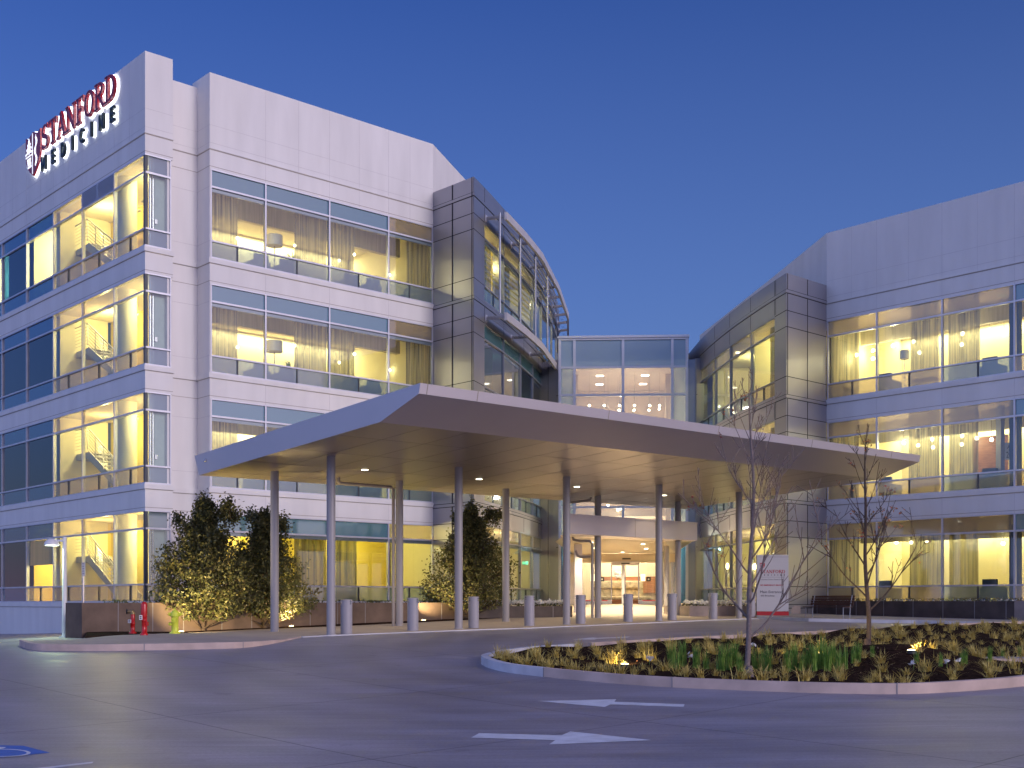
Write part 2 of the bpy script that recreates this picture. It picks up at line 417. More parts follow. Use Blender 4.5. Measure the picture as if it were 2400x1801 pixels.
def arc_fit(pts,n=8):
    """Catmull-Rom through points"""
    P=[Vector(p[:2]) for p in pts]; out=[]
    for i in range(len(P)-1):
        p0=P[max(i-1,0)];p1=P[i];p2=P[i+1];p3=P[min(i+2,len(P)-1)]
        for j in range(n):
            t=j/n; out.append(.5*((2*p1)+(p2-p0)*t+(2*p0-5*p1+4*p2-p3)*t*t+(3*p1-p0-3*p2+p3)*t**3))
    out.append(P[-1]); return out

# road sheet to the horizon
mb=MB()
def axis(lo,hi,step,far):
    a=[lo+step*i for i in range(int((hi-lo)/step)+1)]
    return [-far,-far/3,-far/9]+[v for v in a]+[far/9,far/3,far]
gx=axis(-44,44,.8,900); gy=axis(-8,92,.8,900); gy=[-900,-300,-100]+gy[3:-3]+[160,400,900]; gx=[-900,-300,-100]+gx[3:-3]+[100,300,900]
V=[(x,y,G(x,y)) for y in gy for x in gx]; nx=len(gx)
mb.faces(V,[(j*nx+i,j*nx+i+1,(j+1)*nx+i+1,(j+1)*nx+i) for j in range(len(gy)-1) for i in range(nx-1)],'road_concrete',True)
structure(mb,'road')

# sidewalk at the left and the entrance paving
cl=[ray(*p) for p in [(45,1519),(70,1523),(122,1526),(230,1526.5),(338,1525),(450,1523),(570,1519),(651,1507),(708,1493.5)]]
cl[0]=ray(45,1514)
s_front=arc_fit(cl,5)
flush=[ray(*p) for p in [(760,1491),(812,1489),(960,1483),(1104,1477.5),(1240,1473),(1355,1468),(1470,1463),(1580,1458),(1671,1454),(1780,1450.5)]]
right_curb=[ray(*p) for p in [(1765,1451),(1900,1457),(2060,1460),(2150,1461.5)]]
K5=along(F2,2400)
def hs(x,y):
    """height of the kerb above the road: full at the left, dying out where the paving is flush"""
    u=(Vector((x,y))-K0).dot(B); t=min(1,max(0,(.4-u)/2.6)); return .012+.15*t*t*(3-2*t)
u0=(Vector(cl[6][:2])-K0).dot(B); u1=(Vector(cl[8][:2])-K0).dot(B)
def hs(x,y):
    u=(Vector((x,y))-K0).dot(B); t=min(1,max(0,(u1-u)/(u1-u0+.8))); return .010+.15*t*t*(3-2*t)
def S(x,y): return G(x,y)+hs(x,y)
back_left=[ray(45,1505,S),]
left_poly=[p.to_2d() for p in s_front]+[Vector(p[:2]) for p in flush]
mid=Vector(flush[-1][:2])
left_poly+= [F2.p2(-3,-2.0),F2.p2(-5,3), Vector((9.6,63.6)),Vector((1.6,63.6)),Vector((-1.5,55)),F1.p2(13.2,-2),F1.p2(0.5,-2.0),F1.p2(-1.5,-2.5),F1.p2(-2.0,-7.6),
  ray(175,1499,S).to_2d(),ray(100,1501,S).to_2d(),ray(58,1504,S).to_2d()]
mb=MB(); sheet(mb,left_poly,S,.7,'paving_tan',0)
tagp=structure(mb,'paving')
# raised kerb along the curved edge
mb=MB()
kp=s_front
mb.ribbon(kp,lambda x,y:G(x,y)-.1,lambda x,y:S(x,y)+.006,.0,.15,'curb')
for px in (338,612):
    q=ray(px,1524); k=min(range(1,len(kp)-1),key=lambda i:(kp[i]-q.to_2d()).length); d=(kp[k+1]-kp[k-1]).normalized()
    a=kp[k]; mb.ribbon([a-d*.012,a+d*.012],lambda x,y:G(x,y)-.05,lambda x,y:S(x,y)+.008,.003,.152,'joint')
structure(mb,'kerb')
mb=MB(); wl=[Vector(p[:2]) for p in ([ray(705,1494)]+flush)]
mb.ribbon(densify(wl,.8,False),lambda x,y:G(x,y)-.02,lambda x,y:S(x,y)+.012,.14,.0,'curb_white')
structure(mb,'edge_strip')
# pavement in front of the right wing with its pale kerb
rp=[Vector(flush[-1][:2])]+[Vector(p[:2]) for p in right_curb[1:]]+[F2.p2(14,-3.6),F2.p2(26,-3.6),F2.p2(26,-.5),F2.p2(-3,-2.0)]
def S2(x,y): return G(x,y)+.10
mb=MB(); sheet(mb,rp,S2,1.0,'paving_gray',.2); structure(mb,'pavement')
mb=MB(); mb.ribbon(densify(rp[:6],.8,False),lambda x,y:G(x,y)-.02,lambda x,y:S2(x,y)+.02,.16,-.02,'curb_white'); structure(mb,'pavement_kerb')

# planted island
isf=[ray(*p) for p in [(1131,1553),(1128,1557),(1145,1566),(1190,1577),(1273.8,1587),(1365,1596),(1456.8,1604),(1575,1611.5),(1695.6,1617),(1823,1622),(1950,1625.8),(2103,1627.5),(2225,1623),(2400,1609),(2560,1585)]]
def S3(x,y): return G(x,y)+.17
isb=[ray(*p,S3) for p in [(2560,1452),(2400,1457),(2270,1461),(2058,1473),(1950,1478),(1800,1485),(1600,1494),(1377,1507),(1355,1509),(1253,1515),(1172,1524)]]
iso=arc_fit([p.to_2d() for p in isf],5)+[p.to_2d() for p in isb]
# kerb in segments: the nose is painted white
fr_=arc_fit([p.to_2d() for p in isf],5); bk=[p.to_2d() for p in isb]
def seg(name,pts,mat):
    mb=MB(); mb.ribbon(pts,lambda x,y:G(x,y)-.08,lambda x,y:S3(x,y)+.01,.0,.16,mat); return structure(mb,name)
kn=20
nose=bk[-3:]+fr_[:kn+1]
seg('island_kerb_nose',nose,'curb_white')
gapd=.010
mb=MB(); mb.ribbon(fr_[kn:],lambda x,y:G(x,y)-.08,lambda x,y:S3(x,y)+.008,-.004,.156,'curb')
for k in (kn,35,55,):
    if k<len(fr_)-1:
        d=(fr_[k+1]-fr_[k]).normalized(); mb.ribbon([fr_[k]-d*.012,fr_[k]+d*.012],lambda x,y:G(x,y)-.05,lambda x,y:S3(x,y)+.013,.003,.158,'joint')
structure(mb,'island_kerb')
mb=MB(); mb.ribbon(densify(bk[:8],1.0,False),lambda x,y:G(x,y)-.08,lambda x,y:S3(x,y)+.01,.0,.16,'curb'); structure(mb,'island_kerb_rear')
TB=ray(2031,1511,lambda x,y:G(x,y)+.42); TA=ray(1757,1576,lambda x,y:G(x,y)+.16)
def SOIL(x,y):
    z=G(x,y)+.12
    z+=.34*math.exp(-((x-TB.x-.25)**2+(y-TB.y+.6)**2)/2.6)
    z+=.05*math.sin(x*1.7+y)*math.sin(y*1.3-x*.6)+.10*math.exp(-((x-12)**2+(y-37)**2)/12)
    return z
soil_in=[]
def offset(poly,d):
    n=len(poly); out=[]
    for i in range(n):
        a=poly[i-1];b=poly[i];c=poly[(i+1)%n]; d1=(b-a).normalized(); d2=(c-b).normalized(); m=Vector((-(d1.y+d2.y),d1.x+d2.x))
        if m.length<1e-4: m=Vector((-d1.y,d1.x))
        m.normalize(); out.append(b+m*d)
    return out
soilp=offset(iso,.12)
mb=MB(); sheet(mb,soilp,SOIL,.35,'mulch',.3); structure(mb,'island_soil')

# painted markings
def mark(name,pxs,mat='white_mark',h=.005,zf=G,step=.5):
    mb=MB(); P=[ray(*p,zf).to_2d() for p in pxs]
    ar=sum(P[i].x*P[(i+1)%len(P)].y-P[(i+1)%len(P)].x*P[i].y for i in range(len(P)))
    if ar<0: P.reverse()
    # follow the road facets: drape on the same grid the road uses
    sheet(mb,P,lambda x,y:RZ(x,y)+h,step,mat,0); return structure(mb,name)
def RZ(x,y):
    """height of the built (faceted) road sheet"""
    i=int((x+44)//.8); j=int((y+8)//.8); x0=-44+.8*i; y0=-8+.8*j; a=(x-x0)/.8; b=(y-y0)/.8
    return (G(x0,y0)*(1-a)*(1-b)+G(x0+.8,y0)*a*(1-b)+G(x0,y0+.8)*(1-a)*b+G(x0+.8,y0+.8)*a*b)
ar1=[(1259.5,1644),(1444.6,1640),(1439.7,1646),(1604.5,1651.8),(1602,1657.9),(1430.4,1652.2),(1417.4,1658.3)]
ar2=[(1123.2,1719.7),(1316.5,1724.6),(1336.8,1715.3),(1526.8,1736),(1286.8,1746.2),(1301.4,1736),(1104,1729.9)]
ar3=[(1341,1499.8),(1388,1494.8),(1400,1495.6),(1477,1492.6),(1471,1495.2),(1400,1498.2),(1392,1500.2)]
mark('road_arrow_marking',ar1); mark('road_arrow_marking',ar2); mark('road_arrow_marking',ar3,step=1.0)
mark('parking_line_marking',[(-60,1817),(219,1786.6),(216,1790.5),(-60,1822)])
mark('accessible_parking_marking',[(-150,1745),(0,1747.8),(55,1749),(118,1765.3),(0,1776.7),(-150,1795)],'blue_mark',.004)
# wheel of the wheelchair symbol (an ellipse ring) and part of its back
cc=ray(5,1766.5).to_2d()
mb=MB()
ring=[]
for k in range(25):
    a=R(-115+230*k/24)
    ring.append((6+66*math.cos(a),1766.3-9.2*math.sin(a)))
P=[ray(*p).to_2d() for p in ring]
for i in range(len(P)-1):
    a,b=P[i],P[i+1]; ia=cc+(a-cc)*.86; ib=cc+(b-cc)*.86
    mb.face([(q.x,q.y,RZ(q.x,q.y)+.008) for q in (ia,a,b,ib)],'white_mark')
Q=[ray(*p).to_2d() for p in [(-40,1757),(-8,1752),(15,1753),(8,1756),(-30,1762)]]
mb.face([(q.x,q.y,RZ(q.x,q.y)+.008) for q in reversed(Q)],'white_mark')
structure(mb,'wheelchair_symbol_marking')

# ------------------------------------------------------------------ building kit
FH=4.4; GH=3.42
FLN=['ground','second','third','top']
def window(par,fr,x0,x1,z0,y=0,top='glass_spandrel',mid='glass_clear',low='glass_frit',sub=(),fm='frame',tr=2.74,rail=.66,headbar=True,pb=.045,fj=None,jw=.032):
    """one glazed bay: frame with a pane of three lights as its child"""
    mb=MB(); w=.032
    mb.box(fr,x0,x0+jw,y-pb+(.012 if fj else 0),y+.09,z0+.05,z0+GH-.05,fj or fm); mb.box(fr,x1-w,x1,y-pb,y+.09,z0+.05,z0+GH-.05,fm)
    mb.box(fr,x0,x1,y-pb,y+.09,z0,z0+.05,fm); mb.box(fr,x0,x1,y-pb,y+.09,z0+GH-.05,z0+GH,fm)
    mb.box(fr,x0+w,x1-w,y-pb-.002,y+.088,z0+tr-.035,z0+tr+.035,fm); mb.box(fr,x0+w,x1-w,y-pb-.002,y+.088,z0+rail-.03,z0+rail+.03,fm)
    if headbar: mb.box(fr,x0+w,x1-w,y+.03,y+.11,z0+tr-.17,z0+tr-.037,'frame_gray')
    for s in sub: mb.box(fr,s-.025,s+.025,y-.01,y+.08,z0+.05,z0+rail-.03,'dark_frame')
    f=mb.build('window',par)
    mb=MB()
    for a,b,m in ((.05,rail-.03,low),(rail+.03,tr-.035,mid),(tr+.035,GH-.05,top)):
        mb.face([fr.p(x0+w,y+.02,z0+a),fr.p(x1-w,y+.02,z0+a),fr.p(x1-w,y+.02,z0+b),fr.p(x0+w,y+.02,z0+b)],m)
    mb.build('pane',f)
    return f
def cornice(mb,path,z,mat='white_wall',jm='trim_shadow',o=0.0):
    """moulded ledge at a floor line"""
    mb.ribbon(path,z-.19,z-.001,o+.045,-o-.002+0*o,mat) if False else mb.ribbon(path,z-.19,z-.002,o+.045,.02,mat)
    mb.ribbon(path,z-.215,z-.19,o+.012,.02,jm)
def hjoint(mb,path,z,h=.02,mat='joint_soft',o=.003): mb.ribbon(path,z-h/2,z+h/2,o,.02,mat)
def vjoint(mb,fr,x,y,z0,z1,w=.02,mat='joint_soft'): mb.box(fr,x-w/2,x+w/2,y-.003,y+.02,z0,z1,mat)

ub=along(F1,405); um=along(F1,491.5,-.2); uc=along(F1,1015,-.2); MY=-.2
C0g=F1.p2(uc,MY)
def PL(u): return Vector((C1.x+.32*u-u*u/185,C1.y+u))
def PR(u): return Vector((C2.x-.195*u+u*u/180,C2.y+u))
def ucurve(Pf,px,lo=.2,hi=30):
    r=(px-CX)/F; best=None
    f=lambda u:(Pf(u).x-r*Pf(u).y)
    a=lo; fa=f(a)
    u=lo
    while u<hi:
        u+=.05
        if f(u)*fa<=0: return u
    return min((abs(f(lo+.05*k)),lo+.05*k) for k in range(int((hi-lo)/.05)))[1]
LW=root('office_building','white four storey office wing with grey metal end and backlit sign letters','building',(K0.x,K0.y,-1.1))
FAR=26
# --- white walls of the left wing
F0L=F0.p2(FAR,0)
bay=[F0L,K0,F1.p2(ub,0)]; rec=[F1.p2(ub,0.02),F1.p2(ub,.8),F1.p2(um,.8),F1.p2(um,MY)]; main=[F1.p2(um,MY),F1.p2(uc,MY)]
whole=[F0L,K0,F1.p2(ub,0),F1.p2(ub,.8),F1.p2(um,.8),F1.p2(um,MY),F1.p2(uc,MY)]
mb=MB()
for k in range(3): mb.ribbon(whole,FH*k+GH,FH*(k+1),0,.25,'white_wall')
mb.ribbon(bay,13.2+GH,20.42,0,.3,'white_wall'); mb.ribbon([F1.p2(ub-.3,.8),F1.p2(um+.2,.8)],13.2+GH,20.02,0,.3,'white_wall')
mb.ribbon([F1.p2(ub-.001,.0),F1.p2(ub-.001,1.2)],13.2+GH+.01,20.41,0.001,.28,'white_wall')
mb.ribbon([F1.p2(um,1.2),F1.p2(um,MY),F1.p2(uc,MY)],13.2+GH,20.3,0,.3,'white_wall')
ch=[C0g+Vector((.0,.0)),C0g+Vector((2.6,9.2)),C0g+Vector((-6,24))]
mb.ribbon(ch,16.0,20.29,0,.3,'white_wall')
mb.ribbon([F1.p2(ub-.004,.05),F1.p2(ub-.004,.8),F1.p2(um,.8),F1.p2(um,MY),F1.p2(um+.05,MY)],-1.4,13.2+GH,-.004,.2,'white_wall')
base=[F0L,K0,F1.p2(ub,0),F1.p2(ub,.8),F1.p2(um,.8),F1.p2(um,MY),F1.p2(uc,MY)]
mb.ribbon(base,-2.6,-.001,0,.3,'white_wall')
for k in range(4):
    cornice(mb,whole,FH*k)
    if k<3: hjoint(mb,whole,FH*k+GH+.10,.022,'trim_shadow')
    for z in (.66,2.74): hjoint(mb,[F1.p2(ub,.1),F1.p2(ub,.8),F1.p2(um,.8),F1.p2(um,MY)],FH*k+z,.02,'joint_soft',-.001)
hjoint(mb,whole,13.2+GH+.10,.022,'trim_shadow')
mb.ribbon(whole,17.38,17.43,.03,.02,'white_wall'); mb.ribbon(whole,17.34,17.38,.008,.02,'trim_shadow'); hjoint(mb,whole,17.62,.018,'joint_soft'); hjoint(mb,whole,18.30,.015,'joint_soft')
for px in (622.7,700,772.4,842,910.8,961):
    x=along(F1,px,MY)
    if px in (622.7,772.4,910.8):
        for k in range(3): vjoint(mb,F1,x,MY,FH*k+GH,FH*k+FH-.22)
    vjoint(mb,F1,x,MY,16.62,20.29,.015)
for px in (62,125,192.8,267.5,303,160,95,30):
    x=along(F0,px); vjoint(mb,F0,x,0,16.62,20.4,.012)
for px in (70,):
    for k in range(3): vjoint(mb,F0,along(F0,px),0,FH*k+GH,FH*k+FH-.22,.012)
mb.box(F1,ub/2-.01,ub/2+.01,-.003,.02,17.7,20.4,'joint_soft') if False else None
mb.build('wall',LW)
# --- floors and roof
def inset_curve(Pf,us,d,side): 
    out=[]
    for u in us:
        t=(Pf(u+.1)-Pf(u-.1)).normalized(); out.append(Pf(u)+Vector((-t.y,t.x))*d*side)
    return out
uLs=[0.5+1.5*i for i in range(17)]
slabpoly=[F0.p2(FAR,.3),F1.p2(.3,.3),F1.p2(ub-.25,.3),F1.p2(ub-.25,1.08),F1.p2(um+.22,1.08),F1.p2(um+.22,.08),F1.p2(uc+.1,.08)]+inset_curve(PL,uLs,.3,1)+[Vector((-22,82)),F0.p2(FAR,8)]
for k in range(5):
    mb=MB()
    if k==0: mb.prism(slabpoly,-.5,-.02,'floor_in')
    else:
        z=FH*k
        mb.prism(slabpoly,z-.93,z-.45,'ceil_beige'); mb.prism(slabpoly,z-.449,z-.03,'floor_in')
    mb.build('floor_slab' if k<4 else 'roof',LW)
# --- windows of the front (towards the entrance court)
wx=[along(F1,p,MY) for p in (494.5,622.7,772.4,910.8,1014.5)]
subs={0:[558],1:[697.6],2:[842],3:[961]}
for k in range(4):
    for i in range(4):
        window(LW,F1,wx[i],wx[i+1],FH*k,MY+.03,top=('glass_spandrel' if i<3 else 'glass_warmfrit'),low='glass_frit',sub=[along(F1,p,MY) for p in subs[i]])
    # corner bay
    window(LW,F1,-.012,along(F1,400.6),FH*k,.03,top='glass_frit',mid='glass_clear',low='glass_frit',headbar=False,fj='dark_frame',jw=.018)
# --- windows of the left face
fx=[.02]+[along(F0,p) for p in (267.5,192.8,125,62,4.5)]
while fx[-1]<FAR-1: fx.append(fx[-1]+3.1)
for k in range(4):
    for i in range(len(fx)-1):
        lit=i<3 or (i==3 and k in (0,3)) or (i>=5 and k==3)
        top='glass_warmfrit' if i<3 else 'glass_spandrel_dark'
        midm='glass_clear' if lit else 'glass_dark'  # darkness of unlit rooms is put into the glass tint as well
        low='glass_warmfrit' if (i<3 or (i==3 and k==0)) else 'glass_spandrel_dark'
        if k==3 and i==1: top='black'
        w=window(LW,F0,fx[i],fx[i+1],FH*k,.03,top=top,mid=midm,low=low,sub=[(fx[i]+fx[i+1])/2] if (i<3 or (i==3 and k==0)) else (),headbar=False,fj='dark_frame' if i==0 else None,jw=.02 if i==0 else .032)
        if k==3 and i==1:
            mb=MB(); c=(fx[i]+fx[i+1])/2
            mb.box(F0,c-.03,c+.03,-.03,.02,FH*k+2.78,FH*k+3.37,'frame')
            for j in range(9):
                z=FH*k+2.80+j*.062
                for a,b in ((fx[i]+.04,c-.03),(c+.03,fx[i+1]-.04)): mb.box(F0,a,b,-.03,.012,z,z+.026,'frame')
            mb.build('louvre',LW)
# --- interior of the stair corner and the front rooms
mb=MB()
H0,H1=-.02,3.47
for k in range(4):
    z=FH*k
    mb.box(F1,um+.06,um+.16,1.1,9.3,z-.02,z+H1,'wall_yellow')                   # stair wall
    mb.box(F0,8.82,8.92,.3,2.4,z-.02,z+H1,'wall_cream')                          # end of the stair
    mb.box(F1,um+.16,uc+.1,6.6,6.75,z-.02,z+H1,'wall_cream' if k else 'wall_yellow')              # back of the front rooms
    mb.box(F1,uc+.15,uc+.3,-.1 if False else .2,6.6,z-.02,z+H1,'wall_cream')
    mb.box(F1,um+.3,uc-.1,2.1,2.35,z+2.55,z+H1,'bulkhead') if k>0 else None
    mb.box(F1,ub-.72,ub-.03,.22,.30,z,z+H1,'bay_panel')                              # panel beside the pipes
mb.box(F1,um+.2,uc,3.1,3.2,-.02,3.46,'wall_yellow')
mb.build('interior_wall',LW)
for k in range(4):
    z=FH*k
    for px in (298,152):
        mb=MB(); x=along(F0,px,.72); p=F0.p(x,.72,z); mb.lathe((p[0],p[1],z),[(.38,-.01),(.38,3.46)],'column_in',28); mb.build('interior_column',LW)
    for px,r in ((351.5,.05),(358,.05),(363.5,.03)):
        mb=MB(); x=along(F1,px,.25); p=F1.p(x,.25,z); mb.tube([(p[0],p[1],z),(p[0],p[1],z+3.46)],r,'steel' if px!=363.5 else 'red_paint',10)
        if px==363.5: mb.box(F1,x-.05,x+.05,.16,.2,z+.95,z+1.12,'steel')
        mb.build('standpipe',LW)
    # the staircase seen through the glass
    st=MB(); y0,y1=1.0,1.9; xa=along(F0,207,1.0); xb,zl=xa-3.2,1.95; xl=along(F0,177,1.0)
    st.box(F0,xa,xl,y0,2.05,z+zl-.26,z+zl,'stair_metal')
    n=10
    for side in (y0,y1-.05):
        a=F0.p(xa,side,z+zl); b=F0.p(xb,side,z-.0)
        st.hexa([F0.p(xb,side,z-.02),F0.p(xa,side,z+zl-.32),F0.p(xa,side+.05,z+zl-.32),F0.p(xb,side+.05,z-.02),F0.p(xb,side,z+.30),F0.p(xa,side,z+zl+.05),F0.p(xa,side+.05,z+zl+.05),F0.p(xb,side+.05,z+.30)],'stair_metal')
    for j in range(n):
        t=(j+.5)/n; x=xb+(xa-xb)*t; st.box(F0,x-.17,x+.17,y0+.05,y1-.05,z+zl*t,z+zl*t+.05,'stair_metal')
    if k==3 or True:
        for j in range(9):   # the return flight rising behind
            t=(j+.5)/9; x=xa-(xa-1.2)*t; st.box(F0,x-.2,x+.2,1.98,2.1,z+zl+(FH-zl)*t-.9*0,z+zl+(FH-zl)*t+.05,'stair_metal') if z+zl+(FH-zl)*t<z+3.3 and k==3 else None
    so=st.build('staircase',LW)
    hr=MB()
    for j in range(7):
        dz=.18+j*.14; r=.028 if j==6 else .014
        hr.tube([F0.p(xb-.2,y0-.03,z+dz+.0),F0.p(xa,y0-.03,z+zl+dz)],r,'steel' if j<6 else 'column_in',6)
        hr.tube([F0.p(xa,y0-.03,z+zl+dz),F0.p(xl-.03,y0-.03,z+zl+dz)],r,'steel' if j<6 else 'column_in',6)
    for j in range(5):
        x=xb+(xa-xb)*j/4; hr.box(F0,x-.02,x+.02,y0-.045,y0-.01,z+zl*j/4+.1,z+zl*j/4+1.05,'stair_metal')
    hr.box(F0,xl-.05,xl-.01,y0-.045,y0-.01,z+zl,z+zl+1.05,'stair_metal')
    hr.build('handrail',so)
# offices along the left face
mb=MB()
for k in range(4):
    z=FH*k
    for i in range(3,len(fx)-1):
        a,b=fx[i],fx[i+1]; lit=(i==3 and k in (0,3)) or (i>=5 and k==3); w='wall_cream' if (lit and k) else ('wall_yellow' if lit else 'office_dark')  # unlit rooms: their darkness is put into the wall colour
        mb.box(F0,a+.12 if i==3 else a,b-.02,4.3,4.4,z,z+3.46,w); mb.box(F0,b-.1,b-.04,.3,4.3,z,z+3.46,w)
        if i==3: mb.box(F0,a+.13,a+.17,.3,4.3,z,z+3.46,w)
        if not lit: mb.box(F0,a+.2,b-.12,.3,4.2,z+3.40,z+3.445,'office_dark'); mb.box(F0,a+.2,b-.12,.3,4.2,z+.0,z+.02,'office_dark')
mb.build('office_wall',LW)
for i,k,e in ((3,3,60),(3,0,46),(5,3,60),(6,3,60)):
    a,b=fx[i],fx[i+1]; z=FH*k; c=(a+b)/2
    mb=MB(); mb.box(F0,c-.6,c+.6,2.0,2.3,z+3.40,z+3.44,'tube_light'); mb.build('ceiling_light',LW)
    light('POINT','office_lamp',F0.p(c,2.2,z+2.4),e*8,(1,.92,.55),.25)
mb=MB(); mb.box(F0,fx[3]+.06,fx[4]-.06,.14,.16,1.62,2.70,'shade_cloth'); tag(mb.build('roller_shade'),'beige roller shade half lowered behind the yellow lit ground floor window beside the stair','window shade')
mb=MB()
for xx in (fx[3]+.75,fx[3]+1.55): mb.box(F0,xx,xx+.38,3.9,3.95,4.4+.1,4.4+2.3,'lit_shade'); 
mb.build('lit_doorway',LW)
for k in range(4):
    z=FH*k
    light('POINT','stair_lamp',F0.p(1.9,1.55,z+2.9),200,(1,.88,.42),.10); light('POINT','stair_lamp',F0.p(6.9,1.5,z+2.8),190,(1,.84,.38),.10)
    light('POINT','stair_lamp',F0.p(3.9,1.75,z+1.15),80,(1,.86,.36),.08)
    mb=MB(); mb.box(F0,1.0,2.2,1.2,1.34,z+3.36,z+3.42,'tube_light'); mb.build('ceiling_light',LW)
# --- grey metal end of the left wing
def jointset(mb,path,zs,o=.004,h=.03):
    for z in zs: mb.ribbon(path,z-h/2,z+h/2,o,.02,'dark_joint')
LVL=lambda k:[FH*k-.10,FH*k-.25,FH*k-.98,FH*k-1.66,FH*k+.66]
uw0=ucurve(PL,1135); NL=13.0
pierL=[C0g,C1]+[PL(uw0*i/3) for i in (1,2,3)]
mb=MB(); mb.ribbon(pierL,-1.5,18.16,0,.3,'gray_metal')
curL=[PL(uw0+(26-uw0)*i/24) for i in range(25)]; curL0=[PL(uw0+(NL-uw0)*i/14) for i in range(15)]
for k in range(3): mb.ribbon(curL0,FH*k+GH,FH*k+FH,0,.3,'gray_metal',smooth=False)
mb.ribbon(curL,13.2-.98,13.2,0.001,.3,'gray_metal'); mb.ribbon(curL0,-1.2,-.001,0,.3,'gray_metal'); mb.ribbon(curL,13.2+GH,18.16,0,.3,'gray_metal')
zs=[z for k in range(0,5) for z in LVL(k) if z>-1.2 and z<18]
jointset(mb,pierL,zs)
for k in range(5):
    jointset(mb,curL0 if k<3 else curL,[FH*k-.10,FH*k-.25]); mb.ribbon(pierL+curL0[1:] if k<3 else pierL+curL[1:],FH*k-.235,FH*k-.115,.03,.02,'gray_metal')
FG=Fr(C0g,-A,B)
LG=(C1-C0g).length
for px in (1059.5,):
    x=along(FG,px); mb.box(FG,x-.015,x+.015,-.004,.02,-1,18.15,'dark_joint')
mb.box(FG,LG-.09,LG-.065,-.004,.02,-1,18.15,'dark_joint')
for u in (uw0+.02,4.2,8,11.8,15.5,19.5,23.5):
    a=PL(u); t=(PL(u+.1)-PL(u-.1)).normalized(); f=Fr(a,t,(-t.y,t.x))
    for z0,z1 in ([(17.5,18.15),(16.66,17.3)]+([(FH*k-.95,FH*k-.28) for k in (0,1,2,3)] if u<NL else [(12.3,12.95)])): mb.box(f,-.012,.012,-.006,.02,z0,z1,'dark_joint')
mb.build('metal_cladding',LW)
um_=[uw0]+[ucurve(PL,p) for p in (1182,1221,1250)]+[NL]
top_u=[uw0]+[ucurve(PL,p) for p in (1182,1221,1250,1270)]+[17.5,21.0,25.5]
for k in range(4):
    us=um_ if k<3 else top_u
    for i in range(len(us)-1):
        a,b=PL(us[i]),PL(us[i+1]); d=(b-a).normalized(); f=Fr(a,d,(-d.y,d.x)); L=(b-a).length
        dark=(k==2)
        window(LW,f,0,L,FH*k,.05,top='glass_spandrel' if (k==2) else 'glass_warmfrit',mid='glass_dark' if dark and i in(0,2) else 'glass_clear',low='glass_frit' if not dark else 'glass_spandrel_dark',fm='frame_gray',sub=[L/2])
# rooms behind the curve
mb=MB()
for k in range(4):
    z=FH*k
    mb.box(F1,uc+.7,uc+.8,.9,22,z-.02,z+3.46,'wall_yellow' if k in(0,3) else 'wall_cream')
    pb_=[PL(4.9),PL(4.9)+Vector((-3.8,1.2))]
    for uu,m in ((4.4,'wall_yellow'),(12.6,'wall_cream')):
        q=PL(uu); t=(PL(uu+.1)-PL(uu-.1)).normalized(); f=Fr(q,t,(-t.y,t.x)); mb.box(f,-.05,.05,.6,4.0,z-.02,z+3.46,m)
mb.build('interior_wall',LW)
for k in range(4):
    z=FH*k
    for u,e in ((2.6,200),(8.3,260),(16,160)):
        if u>13 and k<3: continue
        if k==2: e*=.12
        q=PL(u); light('POINT','room_lamp',(q.x-2.0,q.y+.5,z+2.9),e,(1,.88,.42),.12)
        mb=MB(); mb.lathe((q.x-1.1,q.y,z+3.42),[(.12,0),(.12,.02)],'downlight',12); mb.build('ceiling_light',LW)
